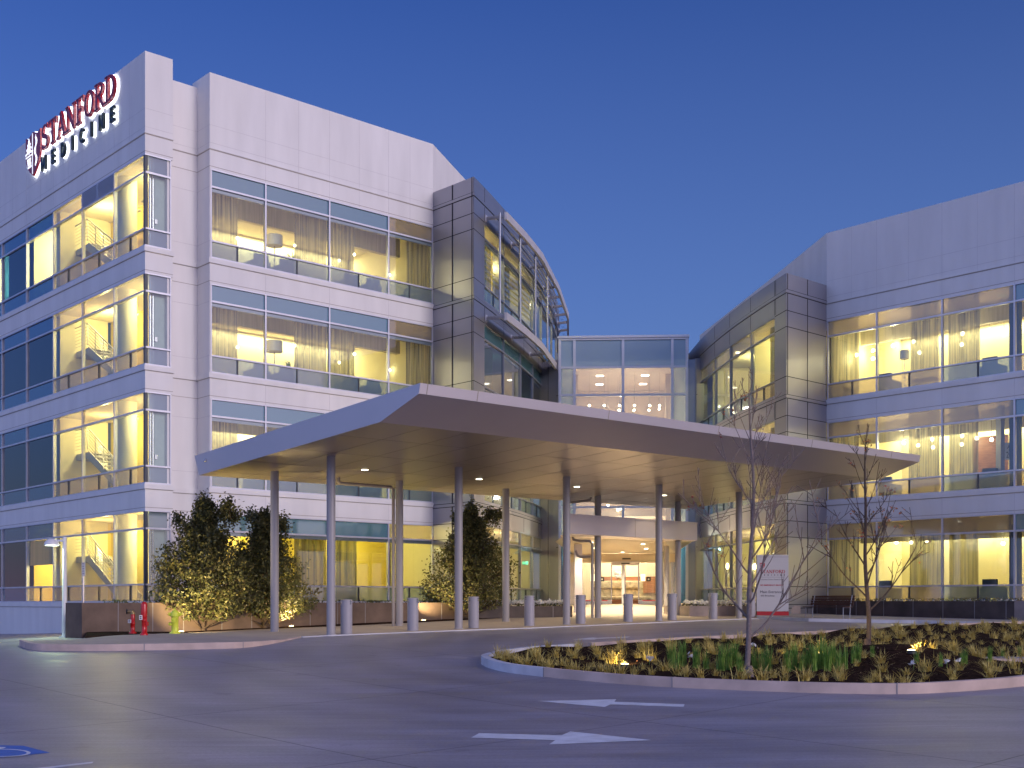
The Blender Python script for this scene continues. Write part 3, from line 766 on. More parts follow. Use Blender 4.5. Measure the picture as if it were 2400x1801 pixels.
# --- backlit sign on the parapet
def stroke(mb,fr,pts,w,y0,y1,mat,W=None):
    """a lettering stroke in the plane of a frame: pts are (x,z)"""
    for i in range(len(pts)-1):
        a=Vector(pts[i]); b=Vector(pts[i+1]); d=(b-a).normalized(); n=Vector((-d.y,d.x)); wa=(W[i] if W else w)/2; wb=(W[i+1] if W else w)/2
        e=d*min(.2*w,.02)
        q=[a-e-n*wa,b+e-n*wb,b+e+n*wb,a-e+n*wa]
        mb.hexa([fr.p(p.x,y1,p.y) for p in q]+[fr.p(p.x,y0,p.y) for p in q],mat)
def arcp(cx,cz,rx,rz,a0,a1,n=10): return [(cx+rx*math.cos(R(a0+(a1-a0)*i/n)),cz+rz*math.sin(R(a0+(a1-a0)*i/n))) for i in range(n+1)]
def serif_glyph(c):
    """strokes (points, widths) in a unit-high box, plus advance"""
    T,t,s=.15,.055,.045
    if c=='S':
        pts=arcp(.29,.74,.19,.23,35,270,12)[:-1]+arcp(.29,.27,.21,.24,90,-145,12); n=len(pts)
        W=[t+(T-t)*max(0,math.sin(PI*min(1,max(0,(i/(n-1)-.1)/.8))))**1.5 for i in range(n)]
        return [(pts,W),([(.47,.82),(.47,1.0)],[s,s]),([(.08,0.02),(.08,.22)],[s,s])],.60
    if c=='T': return [([(.32,.0),(.32,.97)],[T,T]),([(.03,.96),(.61,.96)],[.07,.07]),([(.05,.76),(.04,.97)],[s,.07]),([(.59,.76),(.60,.97)],[s,.07]),([(.18,.02),(.46,.02)],[s,s])],.66
    if c=='A': return [([(.08,.02),(.33,1.0)],[t,t]),([(.31,1.0),(.59,.02)],[T,T]),([(.16,.34),(.47,.34)],[t,t]),([(.0,.02),(.19,.02)],[s,s]),([(.46,.02),(.72,.02)],[s,s])],.72
    if c=='N': return [([(.12,.0),(.12,1.0)],[t,t]),([(.10,.98),(.60,.03)],[T,T]),([(.61,.0),(.61,1.0)],[t,t]),([(.0,.98),(.18,.98)],[s,s]),([(.02,.02),(.24,.02)],[s,s]),([(.50,.98),(.72,.98)],[s,s])],.76
    if c=='F': return [([(.17,.0),(.17,1.0)],[T,T]),([(.04,.97),(.56,.97)],[.06,.06]),([(.55,.76),(.55,.98)],[s,.06]),([(.17,.52),(.42,.52)],[t,t]),([(.42,.42),(.42,.62)],[s,s]),([(.04,.02),(.32,.02)],[s,s])],.62
    if c=='O':
        p=arcp(.36,.5,.27,.46,0,360,28); return [(p,[t+(T-t)*abs(math.cos(2*PI*i/28))**1.3 for i in range(29)])],.74
    if c=='R':
        p=[(.17,.96)]+arcp(.34,.74,.20,.22,90,-90,10)+[(.17,.52)]
        return [([(.17,.0),(.17,1.0)],[T,T]),(p,[t,t]+[t+(T-t)*math.sin(PI*i/9) for i in range(9)]+[t,t]),([(.32,.52),(.62,.02)],[.13,.13]),([(.04,.02),(.31,.02)],[s,s]),([(.04,.98),(.20,.98)],[s,s]),([(.56,.02),(.72,.02)],[s,s])],.72
    if c=='D':
        p=[(.17,.96)]+arcp(.30,.5,.33,.46,90,-90,14)+[(.17,.04)]
        return [([(.17,.0),(.17,1.0)],[T,T]),(p,[t,t]+[t+(T-t)*math.sin(PI*i/13) for i in range(14)]+[t]),([(.04,.98),(.20,.98)],[s,s]),([(.04,.02),(.20,.02)],[s,s])],.74
def serif_word(mb,fr,x,z,h,word,y0,y1,mat,sx=1.0,grow=0,gap=.0):
    for c in word:
        g,adv=serif_glyph(c)
        for pts,W in g: stroke(mb,fr,[(x+p[0]*h*sx,z+p[1]*h) for p in pts],.1*h,y0,y1,mat,[w*h+grow for w in W])
        x+=(adv*sx+gap)*h
    return x
def sans_word(mb,fr,x,z,h,word,y0,y1,mat,adv,w=.17,grow=0,sx=1.0):
    G_={'M':[[(0,0),(0,1)],[(0,1),(.35,.25)],[(.35,.25),(.7,1)],[(.7,1),(.7,0)]],'E':[[(0,0),(0,1)],[(0,.93),(.5,.93)],[(0,.5),(.44,.5)],[(0,.07),(.5,.07)]],
     'D':[[(0,0),(0,1)],[(0,.93)]+arcp(.2,.5,.36,.43,90,-90,8)+[(0,.07)]],'I':[[(.1,0),(.1,1)]],'C':[arcp(.36,.5,.33,.44,50,310,12)],'N':[[(0,0),(0,1)],[(0,1),(.58,0)],[(.58,0),(.58,1)]]}
    for c in word:
        for pts in G_[c]: stroke(mb,fr,[(x+p[0]*h*sx,z+p[1]*h) for p in pts],w*h+grow,y0,y1,mat)
        x+=adv*(.86 if c=='I' else 1.15 if c=='M' else 1.04)
    return x
def shield(mb,fr,x,z,w,h,y0,y1,mat,grow=0):
    P=[(-.5,.5),(-.32,.44),(-.12,.50),(0,.54),(.12,.50),(.32,.44),(.5,.5),(.5,.0),(.46,-.15),(.36,-.30),(.2,-.42),(0,-.54),(-.2,-.42),(-.36,-.30),(-.46,-.15),(-.5,0)]
    q=[(x+p[0]*(w+grow),z+p[1]*(h+grow)) for p in P]; n=len(q)
    V=[fr.p(a,y0,b) for a,b in q]+[fr.p(a,y1,b) for a,b in q]
    mb.faces(V,[tuple(range(n)),tuple(reversed(range(n,2*n)))]+[(i,n+i,n+(i+1)%n,(i+1)%n) for i in range(n)],mat)
def shield_marks(mb,fr,x,z,w,h,y0,y1,mat):
    stroke(mb,fr,[(x-.02*w,z+.5*h),(x-.02*w,z-.48*h)],.035*w,y0,y1,mat); stroke(mb,fr,[(x-.48*w,z+.0*h),(x-.02*w,z-.0*h)],.04*w,y0,y1,mat)
    for j,(zz,ww) in enumerate(((.36,.03),(.30,.10),(.25,.07),(.20,.17),(.14,.12),(.09,.24))): stroke(mb,fr,[(x-(.26+ww/1.0)*w,z+zz*h-.02*h),(x-.26*w,z+zz*h+.02*h),(x-(.26-ww)*w,z+zz*h-.02*h)],.05*h,y0,y1,mat)
    stroke(mb,fr,[(x-.26*w,z+.05*h),(x-.26*w,z+.42*h)],.05*w,y0,y1,mat)
    for a,b,c,d in ((-.38,-.14,-.08,-.08),(-.36,-.16,-.14,-.14),(-.34,-.12,-.20,-.20),(-.34,-.10,-.27,-.27)): stroke(mb,fr,[(x+a*w,z+c*h),(x+b*w,z+d*h)],.055*h,y0,y1,mat)
    sn=[(x+(.20+.08*math.sin(i*.75))*w,z+(.36-.052*i)*h) for i in range(14)]; stroke(mb,fr,sn,.055*w,y0,y1,mat); stroke(mb,fr,[(x+.20*w,z+.42*h),(x+.20*w,z-.34*h)],.022*w,y0,y1,mat)
FS=Fr(F0.p2(0,0),-A,B)   # x runs left to right on the left face (negative numbers left of the corner)
def sx_(px): return -along(F0,px)
SG=root('building_sign','backlit red crest and red and dark lettering high on the white parapet','sign',(F0.p2(along(F0,180),0).x,F0.p2(along(F0,180),0).y,16.9))
zS=lambda px,y: (HY-y)/F*(F0.p2(along(F0,px),0).y)
xa,xb=sx_(107),sx_(281)
zb=zS(110,352); zb2=zS(276,250)
def sgn(y0,y1,grow,mr_,md_,halo=False):
    pass
hS=zS(112,302)-zS(112,352)
LETW=0
g_=sum(serif_glyph(c)[1] for c in 'STANFORD')
sxx=(xb-xa)/(g_*hS)
zl1=zS(200,305)+0.0
zb=sum((zS(109,351),zS(277,237)))/2
hS=(zS(109,298)-zS(109,351)+zS(272,188)-zS(272,250))/2
sxx=(xb-xa)/(g_*hS)
x_=xa
for c_ in 'STANFORD':
    mb=MB(); x_=serif_word(mb,FS,x_,zb,hS,c_,-.20,-.09,'letter_red',sxx,.045); mb.build('red_letter',SG)
xm0,xm1=sx_(107),sx_(277); hM=(zS(272,257)-zS(272,290)); zM=(zS(115,396)+zS(272,289))/2
advM=(xm1-xm0-.45*hM)/7*1.02
adv_total=1.15+1.04*4+.86*2
advM=(xm1-xm0-.5*hM)/adv_total
x_=xm0
for c_ in 'MEDICINE':
    mb=MB(); x_=sans_word(mb,FS,x_,zM,hM,c_,-.20,-.09,'letter_dark',advM,.2); mb.build('dark_letter',SG)
xs=(sx_(70)+sx_(104))/2; ws=sx_(104)-sx_(70); z1s=zS(84,318); z0s=zS(88,410); zs_=(z1s+z0s)/2; hs_=(z1s-z0s)
mb=MB(); shield(mb,FS,xs,zs_,ws,hs_,-.18,-.09,'letter_red'); so=mb.build('crest',SG)
mb=MB(); shield_marks(mb,FS,xs,zs_,ws,hs_,-.19,-.181,'sign_face_white'); mb.build('crest_symbols',so)
mb=MB(); g=.13
serif_word(mb,FS,xa,zb,hS,'STANFORD',-.075,-.04,'halo',sxx,.09); sans_word(mb,FS,xm0,zM,hM,'MEDICINE',-.075,-.04,'halo',advM,.2,.05); shield(mb,FS,xs,zs_,ws,hs_,-.075,-.04,'halo',.10)
mb.build('halo_lighting',SG)

# ------------------------------------------------------------------ right wing (three storeys)
RW=root('office_building','lilac white three storey office wing with grey metal end beside the entrance','building',(K2.x,K2.y,-.8))
NR=13.0; RF=15
pR=[C2]; uwR=ucurve(PR,1817)
RT=13.78
mb=MB()
path2=[F2.p2(0,0),F2.p2(RF,0)]
for k in range(2): mb.ribbon(path2,FH*k+GH,FH*(k+1),0,.3,'white_wall')
mb.ribbon(path2,8.8+GH,16.05,0,.3,'white_wall'); mb.ribbon([F2.p2(0,0)+Vector((-2.4,20)),F2.p2(0,0)+Vector((-.9,7.8)),F2.p2(0,0)],11.9,16.04,0,.3,'white_wall')
mb.ribbon(path2,-1.6,-.001,0,.3,'white_wall')
for k in range(3):
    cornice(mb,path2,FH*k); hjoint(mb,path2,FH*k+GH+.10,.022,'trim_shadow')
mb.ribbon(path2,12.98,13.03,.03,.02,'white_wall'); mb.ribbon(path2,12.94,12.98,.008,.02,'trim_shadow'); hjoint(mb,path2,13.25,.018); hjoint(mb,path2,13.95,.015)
rxp=(1940,2054.5,2207.7,2377.6)
rx=[along(F2,p) for p in rxp]; rx[0]=.035
while rx[-1]<RF-2: rx.append(rx[-1]+3.0)
for i,x in enumerate(rx[1:]):
    for k in range(2): vjoint(mb,F2,x,0,FH*k+GH,FH*k+FH-.22)
    vjoint(mb,F2,x,0,12.22,16.04,.015); vjoint(mb,F2,(x+rx[i])/2,0,12.98,16.04,.012)
mb.build('wall',RW)
uRs=[.5+1.5*i for i in range(15)]
slab2=list(reversed(inset_curve(PR,uRs,.3,-1)))
slab2=[q for q in slab2]+[F2.p2(-.3,.3),F2.p2(RF,.3),F2.p2(RF,12),Vector((24,82)),Vector((10,82))]
for k in range(4):
    mb=MB()
    if k==0: mb.prism(slab2,-.45,-.02,'floor_in')
    else: z=FH*k; mb.prism(slab2,z-.93,z-.45,'ceil_beige'); mb.prism(slab2,z-.449,z-.03,'floor_in')
    mb.build('floor_slab' if k<3 else 'roof',RW)
for k in range(3):
    for i in range(len(rx)-1):
        a,b=rx[i],rx[i+1]
        window(RW,F2,a,b,FH*k,.03,top='glass_warmfrit' if i<3 else 'glass_spandrel',mid='glass_clear',low='glass_warmfrit' if i!=2 else 'glass_frit',sub=[a+(b-a)*.5],headbar=False)
mb=MB()
for k in range(3):
    z=FH*k
    mb.box(F2,0,RF,6.0,6.15,z-.02,z+3.46,'wall_cream'); mb.box(F2,.02,.12,.3,6,z-.02,z+3.46,'wall_cream')
    mb.box(F2,.3,RF,2.2,2.4,z+2.62,z+3.46,'bulkhead')
    mb.box(F2,rx[3]-.45,rx[3]-.08,.5,.8,z-.02,z+3.46,'office_dark')
    mb.box(F2,rx[3]+.35,rx[3]+.45,.3,6,z-.02,z+3.46,'wall_yellow')
mb.build('interior_wall',RW)
mb=MB()
pierR=[PR(uwR*i/3) for i in (3,2,1)]+[C2,K2+Vector((.0,.0))]
mb.ribbon(pierR,-1.2,RT,0,.3,'gray_metal')
curR=[PR(uwR+(NR-uwR)*i/14) for i in range(14,-1,-1)]
for k in range(2): mb.ribbon(curR,FH*k+GH,FH*k+FH,0,.3,'gray_metal')
mb.ribbon(curR,8.8+GH,RT,0,.3,'gray_metal'); mb.ribbon(curR,-1.2,-.001,0,.3,'gray_metal')
mb.ribbon([PR(20),PR(17),PR(NR)],12.6,RT,0,.3,'gray_metal')
zs=[z for k in range(0,4) for z in LVL(k) if z>-1.0 and z<13.4]
jointset(mb,pierR,zs)
for k in range(4): jointset(mb,curR,[FH*k-.10,FH*k-.25]); mb.ribbon(curR+pierR[1:],FH*k-.235,FH*k-.115,.03,.02,'gray_metal')
FG2=Fr(C2,B,A)
LG2=(K2-C2).length
for x in (.07,.095,along(FG2,1893)): mb.box(FG2,x-.013,x+.013,-.004,.02,-1,RT-.01,'dark_joint')
for u in (1.1,uwR+.02)+tuple(ucurve(PR,p) for p in (1760,1711,1675.6)):
    a=PR(u); t=-(PR(u+.1)-PR(u-.1)).normalized(); f=Fr(a,t,(-t.y,t.x))
    for z0,z1 in [(13.1,RT-.01),(12.28,12.95)]+[(FH*k-.95,FH*k-.28) for k in (0,1,2)]: mb.box(f,-.012,.012,-.006,.02,z0,z1,'dark_joint')
mb.build('metal_cladding',RW)
ur=[uwR]+[ucurve(PR,p) for p in (1760,1711,1675.6)]+[NR]
for k in range(3):
    for i in range(len(ur)-1):
        b,a=PR(ur[i]),PR(ur[i+1]); d=(b-a).normalized(); f=Fr(a,d,(-d.y,d.x)); L=(b-a).length
        window(RW,f,0,L,FH*k,.05,top='glass_warmfrit',mid='glass_clear',low='glass_warmfrit' if i==0 else 'glass_frit',fm='frame_gray',sub=[L/2],headbar=False)
mb=MB()
for k in range(3):
    z=FH*k
    mb.box(F2,-.35,-.25,.3,18,z-.02,z+3.46,'wall_yellow')
    for uu in (5.2,12.6):
        q=PR(uu); t=-(PR(uu+.1)-PR(uu-.1)).normalized(); f=Fr(q,t,(-t.y,t.x)); mb.box(f,-.05,.05,.6,4.6,z-.02,z+3.46,'wall_cream')
mb.build('interior_wall',RW)
for k in range(3):
    z=FH*k
    for u,e in ((3.2,200),(9.0,150)):
        q=PR(u); light('POINT','room_lamp',(q.x+2.0,q.y+.7,z+2.9),e,(1,.88,.40),.12)
        for dx in (.9,1.9):
            mb=MB(); mb.lathe((q.x+dx,q.y-.3,z+3.42),[(.10,0),(.10,.02)],'downlight',12); mb.build('ceiling_light',RW)

# ------------------------------------------------------------------ glazed lobby between the wings
LBd=Vector((1,-.052)).normalized(); LB0=Vector((at(1312,63.55),63.55)); FL=Fr(LB0,LBd,Vector((.052,1)).normalized())
LO=root('entrance_lobby','tall glazed entrance lobby with blue frosted top panes between the two wings','building',(LB0.x,LB0.y,-.15))
lx=[0]+[along(FL,p) for p in (1346.2,1460.1,1575.6)]+[along(FL,1609.8)]
zl=[-.12,3.0,5.0,6.9,8.95,10.9,12.36,13.85]
mb=MB()
for x in lx: mb.box(FL,x-.07,x+.07,-.05,.1,-.12,13.9,'frame')
for z in zl[1:]:
    mb.box(FL,-.07,lx[4]+.07,-.056,.094,z-.055,z+.055,'frame')
mb.box(FL,-.12,lx[4]+.12,-.12,.2,13.90,14.02,'frame')
mb.build('curtain_wall_frame',LO)
for i in range(4):
    for j in range(len(zl)-1):
        if j==0 and i in (1,2): continue
        mb=MB(); top=(j==6); m='glass_lobby_top' if top else ('glass_lobby' if i in(1,2) else 'glass_frit')
        if j==0: m='glass_dark'
        mb.face([FL.p(lx[i]+.07,.02,zl[j]+.055),FL.p(lx[i+1]-.07,.02,zl[j]+.055),FL.p(lx[i+1]-.07,.02,zl[j+1]-.055),FL.p(lx[i]+.07,.02,zl[j+1]-.055)],m); mb.build('window_pane',LO)
W=lx[4]
mb=MB()
mb.box(FL,-.1,0.0,.12,9,-.15,13.9,'wall_beige'); mb.box(FL,W,W+.1,.12,9,-.15,13.9,'wall_beige'); mb.box(FL,-.1,W+.1,7.5,7.7,-.1,12.9,'wall_beige')
mb.box(FL,0.01,W-.01,.15,8.9,12.42,12.6,'wall_beige'); mb.box(FL,-.1,W+.1,.15,9,13.7,13.88,'ceil_beige')
mb.box(FL,.01,W-.01,2.4,7.4,4.7,4.95,'wall_beige')
mb.box(FL,.6,.95,2.2,2.55,-.1,12.4,'wall_beige'); mb.box(FL,W-.95,W-.6,2.2,2.55,-.1,12.4,'wall_beige')
mb.box(FL,.01,W-.01,.15,9,-.35,-.11,'paving_tan')
mb.build('interior_wall',LO)
# flat grey panels either side
mb=MB()
PLe=PL(NL); PRe=PR(NR)
la=Fr(PLe,(LB0-PLe).normalized(),Vector((0,1))); L1=(LB0-PLe).length
mb.ribbon([PLe+Vector((-.15,0)),LB0+Vector((-.07,.0))],-.8,12.8,0,.3,'panel_gray'); 
r0=FL.p2(W+.08,0); mb.ribbon([FL.p2(W+.5,0),PRe+Vector((.2,0))],-.8,12.8,0,.3,'panel_gray'); mb.ribbon([FL.p2(W+.07,.1),FL.p2(W+.5,.1)],-.8,12.75,0,.2,'frame_gray')
for z in (2.9,6.9,10.9): jointset(mb,[PLe+Vector((-.1,0)),LB0+Vector((-.07,0))],[z]); jointset(mb,[FL.p2(W+.5,0),PRe+Vector((.15,0))],[z])
q=FL.p2(-.62,0); f=FL; mb.box(FL,-.63,-.60,-.01,.05,-.8,12.79,'dark_joint')
mb.build('metal_cladding',LO)
# ceiling lights, pendants and lamps of the lobby
for px,zz in ((1406,2.6),(1512,2.6),(1405,5.2),(1507,5.2)):
    x=along(FL,px,zz); p=FL.p(x,zz,12.40); mb=MB(); mb.box(Fr((p[0],p[1]),LBd,(-LBd.y,LBd.x)),-.20,.20,-.12,.12,12.385,12.415,'downlight'); mb.build('ceiling_light',LO)
for i,(px,py,yy) in enumerate([(1381,951,2.0),(1416,951,2.0),(1452,951,2.0),(1487,951,2.0),(1523,951,2.0),(1546,951,2.0),(1451,962,3.2),(1486,962,3.2),(1521,962,3.2),(1545,959,3.2),(1425,1185,2.0),(1455,1193,2.2),(1448,1196,3)]):
    x=along(FL,px,yy); q=FL.p(x,yy,0); z=(HY-py)/F*q[1]
    mb=MB(); mb.tube([(q[0],q[1],z+.1),(q[0],q[1],12.42 if z>6 else 12.42)],.008,'steel',5); mb.ball((q[0],q[1],z),.062,'globe',10)
    rank=['leftmost','second','third','fourth','fifth','rightmost'][i] if i<6 else None
    lab=(f'{rank} glowing globe pendant in the front row behind the upper lobby glass' if rank else (f"small glowing globe pendant in the lower row of the lobby, {['left','second','third','right'][i-6]} one" if i<10 else f"globe pendant seen in the low lobby window above the entry canopy, {['left','right','middle'][i-10]} one"))
    o=mb.build('pendant_lamp'); tag(o,lab,'pendant lamp','globe pendants hanging in the lobby')
for x,y,z,e in ((1.8,2,8.2,170),(W-1.8,2,8.2,170),(W/2,5,8.0,190),(W/2,1.6,10.6,60),(1.8,3,3.0,170),(W-1.8,3,3.0,170),(W/2,5.5,3.3,560),(W/2,1.5,5.8,90)):
    light('POINT','lobby_lamp',FL.p(x,y,z),e,(1,.86,.62),.10)

# entrance doors
DX0=along(FL,1364,.4); DX1=along(FL,1580,.4); DY=.35
ED=root('sliding_entrance_doors','glass sliding entrance doors with a beige header, brightly lit from inside','door',(FL.p2((DX0+DX1)/2,DY).x,FL.p2((DX0+DX1)/2,DY).y,-.12))
mb=MB(); mb.box(FL,lx[1]-.3,lx[3]+.3,-.3,.6,2.10,2.55,'wall_beige')
mb.box(FL,lx[1]-.3,DX0-.05,-.3,.2,-.12,2.1,'canopy_paint'); mb.box(FL,DX1+.05,lx[3]+.3,-.3,.2,-.12,2.1,'canopy_paint'); mb.build('header',ED)
d0,d1=along(FL,1433,.0),along(FL,1497,.0)
mb=MB(); mb.box(FL,d0-.02,d1+.02,-.38,-.31,1.93,2.14,'canopy_paint'); mb.build('door_operator',ED)
mb=MB(); c=(d0+d1)/2; mb.box(FL,c-.22,c+.22,-.42,-.385,2.00,2.06,'black'); mb.build('sensor',ED)
mb=MB(); mb.box(FL,c-.16,c+.28,-.335,-.305,2.24,2.31,'black'); mb.build('sensor',ED)
xs_=[DX0,along(FL,1402),d0,(d0+d1)/2,d1,along(FL,1548),DX1]
for i,x in enumerate(xs_):
    mb=MB(); mb.box(FL,x-.025,x+.025,.0,.05,-.12,2.1,'steel'); mb.build('stile',ED)
for i in range(len(xs_)-1):
    mb=MB(); a,b=xs_[i],xs_[i+1]
    if i in (2,3): continue
    mb.face([FL.p(a+.03,.02,-.1),FL.p(b-.03,.02,-.1),FL.p(b-.03,.02,2.08),FL.p(a+.03,.02,2.08)],'glass_clear'); mb.build('pane',ED)
    mb=MB(); mb.box(FL,a+.03,b-.03,.0,.05,-.12,.12,'steel'); mb.box(FL,a+.2,b-.2,-.01,.0,.07,.11,'sign_red'); mb.build('bottom_rail',ED)
# lobby furniture
def sofa():
    r=root('sofa','cream patterned lobby sofa with a tall back behind the sliding doors','sofa',FL.p(W/2-.2,4.0,-.10))
    x0,x1=along(FL,1385,4),along(FL,1507,4)
    mb=MB(); mb.box(FL,x0,x1,3.9,4.4,.15,.75,'sofa_cloth'); mb.build('backrest',r,.08)
    mb=MB(); mb.box(FL,x0,x1,3.8,4.38,.76,1.20,'sofa_cloth'); mb.build('headrest',r,.09)
    mb=MB(); mb.box(FL,x0-.1,x1+.5,3.1,4.3,-.10,.14,'wood_panel'); mb.build('base',r)
    mb=MB(); mb.box(FL,x0,x1+.4,3.1,3.85,.145,.34,'sofa_cloth'); mb.build('seat',r,.06)
m=paint('sofa_cloth',(.66,.56,.38),.9,noise=.3,scale=5,detail=2)
sofa()
mb=MB(); mb.box(FL,along(FL,1400,7),along(FL,1560,7),7.2,7.45,.55,1.5,'wood_panel'); o=mb.build('wall_panel'); tag(o,'dark timber panel on the back wall of the lobby','panel')
fv=root('flower_vase','vase of white flowers behind the lobby sofa','vase',FL.p(along(FL,1453,4.9),4.9,1.0))
p=FL.p(along(FL,1453,4.9),4.9,1.0)
mb=MB(); mb.lathe(p,[(.06,0),(.11,.1),(.09,.25),(.07,.38)],'vase',12); mb.build('vase_body',fv)
mb=MB()
for i in range(14): mb.ball((p[0]+random.uniform(-.25,.25),p[1]+random.uniform(-.2,.2),p[2]+.5+random.uniform(-.1,.18)),.09,'petal',8)
mb.build('bloom',fv)
mb=MB(); mb.box(FL,along(FL,1440,4.9)-.1,along(FL,1466,4.9)+.1,4.6,5.2,-.1,.99,'bench_wood'); tag(mb.build('console_table'),'dark console table under the white flowers in the lobby','table')
for px,nm in ((1389,'left'),(1507,'right')):
    x=along(FL,px,5.2); p=FL.p(x,5.2,1.05); t=root('table_lamp',f'lit cylinder table lamp at the {nm} of the lobby sofa','lamp',(p[0],p[1],-.1),'lamps beside the lobby sofa')
    mb=MB(); mb.lathe(p,[(.13,.15),(.13,.55)],'lit_shade',14); mb.build('lamp_shade',t)
    mb=MB(); mb.lathe((p[0],p[1],-.1),[(.12,0),(.02,.04),(.02,1.35)],'brass',10); mb.build('base',t)
for px,nm in ((1411,'left'),(1520,'right')):
    x=along(FL,px,.0); p=FL.p(x,-.0,1.15); mb=MB(); mb.box(FL,x-.11,x+.11,-.012,-.002,1.1,1.32,'black'); mb.box(FL,x-.04,x+.04,-.016,-.012,1.17,1.25,'tag_white'); tag(mb.build('door_sticker'),f'square black sticker with a white dot on the {nm} entrance pane','sticker','stickers on the entrance glass')
# round potted light and dark artwork at the left side lite
x=along(FL,1329,.6); mb=MB(); mb.box(FL,.12,lx[1]-.15,.5,.6,-.1,1.95,'wood_panel'); tag(mb.build('artwork_panel'),'dark brown artwork panel in the side window left of the entrance','artwork')
ob=MB(); p=FL.p(x,.4,2.35)
for i in range(9): a=2*PI*i/9; ob.ball((p[0]+.16*math.cos(a),p[1],p[2]+.14*math.sin(a)),.10,'lit_shade',8)
tag(ob.build('paper_lantern'),'white petal shaped lit lantern in the side window left of the entrance','lamp')

# ------------------------------------------------------------------ main canopy
def interp(a,b,t): return a+(b-a)*t
FP=Vector((-2.207,29.0)); LC=15.57/.669      # front left corner and length along the front
FC=Fr(FP,B,A)
CG=.16
T=1.345
sec=[(0,5.28),(8.54*T,4.56),(8.32*T,3.93),(1.235*T,4.518),(.04*T,5.03)]
def csec(x): return [(y,z+CG*x/LC) for y,z in sec]
CN=root('entrance_canopy','large grey beige canopy with an upswept front edge carried by round columns','canopy',FC.p(LC/2,4,4.2))
def cplate(name,idx,mat,thin=0,x0=0,x1=LC):
    pass
mb=MB()
a=[FC.p(0,y,z) for y,z in csec(0)]; b=[FC.p(LC,y,z) for y,z in csec(LC)]
mb.faces(a+b,[(0,1,6,5)],'canopy_paint')                # roof
mb.build('roof',CN)
mb=MB(); mb.faces(a+b,[(4,0,5,9),(0,4,3,2,1),(5,6,7,8,9),(1,2,7,6)],'canopy_paint')
for px in (1003,1121,1428.5,1686,1905,2091):
    x=along(FC,px); q=csec(x); mb.hexa([FC.p(x-.012,-.004,q[0][1]),FC.p(x+.012,-.004,q[0][1]),FC.p(x+.012,.02,q[0][1]),FC.p(x-.012,.02,q[0][1]),FC.p(x-.012,.05,q[4][1]),FC.p(x+.012,.05,q[4][1]),FC.p(x+.012,.07,q[4][1]),FC.p(x-.012,.07,q[4][1])],'soffit_joint')
mb.build('fascia',CN)
mb=MB(); mb.faces([Vector(p) for p in a+b],[(3,4,9,8)],'canopy_paint')
mb.build('front_soffit',CN)
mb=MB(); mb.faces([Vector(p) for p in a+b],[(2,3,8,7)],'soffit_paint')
def sz(x,y):
    t=(y-1.235*T)/((8.32-1.235)*T); return 4.518+(3.93-4.518)*t+CG*x/LC
def sline(x0,y0,x1,y1,w=.012):
    d=Vector((x1-x0,y1-y0)).normalized(); n=Vector((-d.y,d.x))*w
    P=[(x0-n.x,y0-n.y),(x1-n.x,y1-n.y),(x1+n.x,y1+n.y),(x0+n.x,y0+n.y)]
    mb.hexa([FC.p(x,y,sz(x,y)-.004) for x,y in P]+[FC.p(x,y,sz(x,y)+.01) for x,y in P],'soffit_joint')
for y in (3.6,5.9,8.2,10.3): sline(.02,y,LC-.02,y,.008)
for i in range(1,16): sline(LC*i/16,1.235*T+.05,LC*i/16,8.3*T)
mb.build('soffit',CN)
mb=MB(); p=FC.p(-.02,8.0*T,4.35); mb.ball((p[0],p[1],p[2]),.05,'steel',8); mb.build('camera_dome',CN)
# recessed downlights
for i,(px,py) in enumerate([(855,1101),(1123,1123),(1352,1141),(1556,1161)]):
    Y=36+3.2*i; r=(px-CX)/F
    for _ in range(30):
        q=Vector((r*Y,Y)); l=Vector((q-FP)); x=l.dot(B); y=l.dot(A); zc=sz(x,y); Y=Y+( (HY-py)/F*Y-zc)*-1.5
    q=Vector((r*Y,Y)); l=q-FP; x=l.dot(B); y=l.dot(A); zc=sz(x,y)
    mb=MB(); mb.lathe((q.x,q.y,zc-.010),[(.115,0),(.135,.006)],'steel',16); rim=mb.build('downlight',CN)
    mb=MB(); mb.lathe((q.x,q.y,zc-.013),[(.11,0),(.11,.002)],'downlight',16); mb.build('lens',rim)
    light('SPOT','canopy_downlight',(q.x,q.y,zc-.05),190,(1,.78,.48),.08,(q.x,q.y,-1),115,blend=.8)
# columns: one built, the others copied
FCOL=Fr(Vector((-5.25,34.95)),B,A)
cols=[]; sp=(Vector((8.85,47.9))-Vector((-5.25,34.95))).length/4
kinds=['first','second','third','fourth','fifth']
for i in range(5):
    for j in (0,1):
        p=FCOL.p2(sp*i,3.13*j); cols.append((p,i,j))
cm=MB(); cm.lathe((0,0,0),[(.128,-.35),(.128,5.6)],'column_paint',28); 
for n,(p,i,j) in enumerate(cols):
    l=p-FP; zt=sz(l.dot(B),l.dot(A)); zb_=S(p.x,p.y)-.02
    o=root('canopy_column',f"{['leftmost','second','third','fourth','rightmost'][i]} round grey column in the {['front','rear'][j]} row under the main canopy",'column',(p.x,p.y,zb_),'round columns under the main canopy',True)
    h=zt-zb_
    s_=MB(); s_.lathe((0,0,0),[(.128,-.25),(.128,h+.02)],'column_paint',28); s_.build('shaft',o)
    c_=MB(); c_.lathe((0,0,0),[(.145,.0),(.145,.035),(.129,.05)],'column_paint',28); c_.build('base_collar',o)
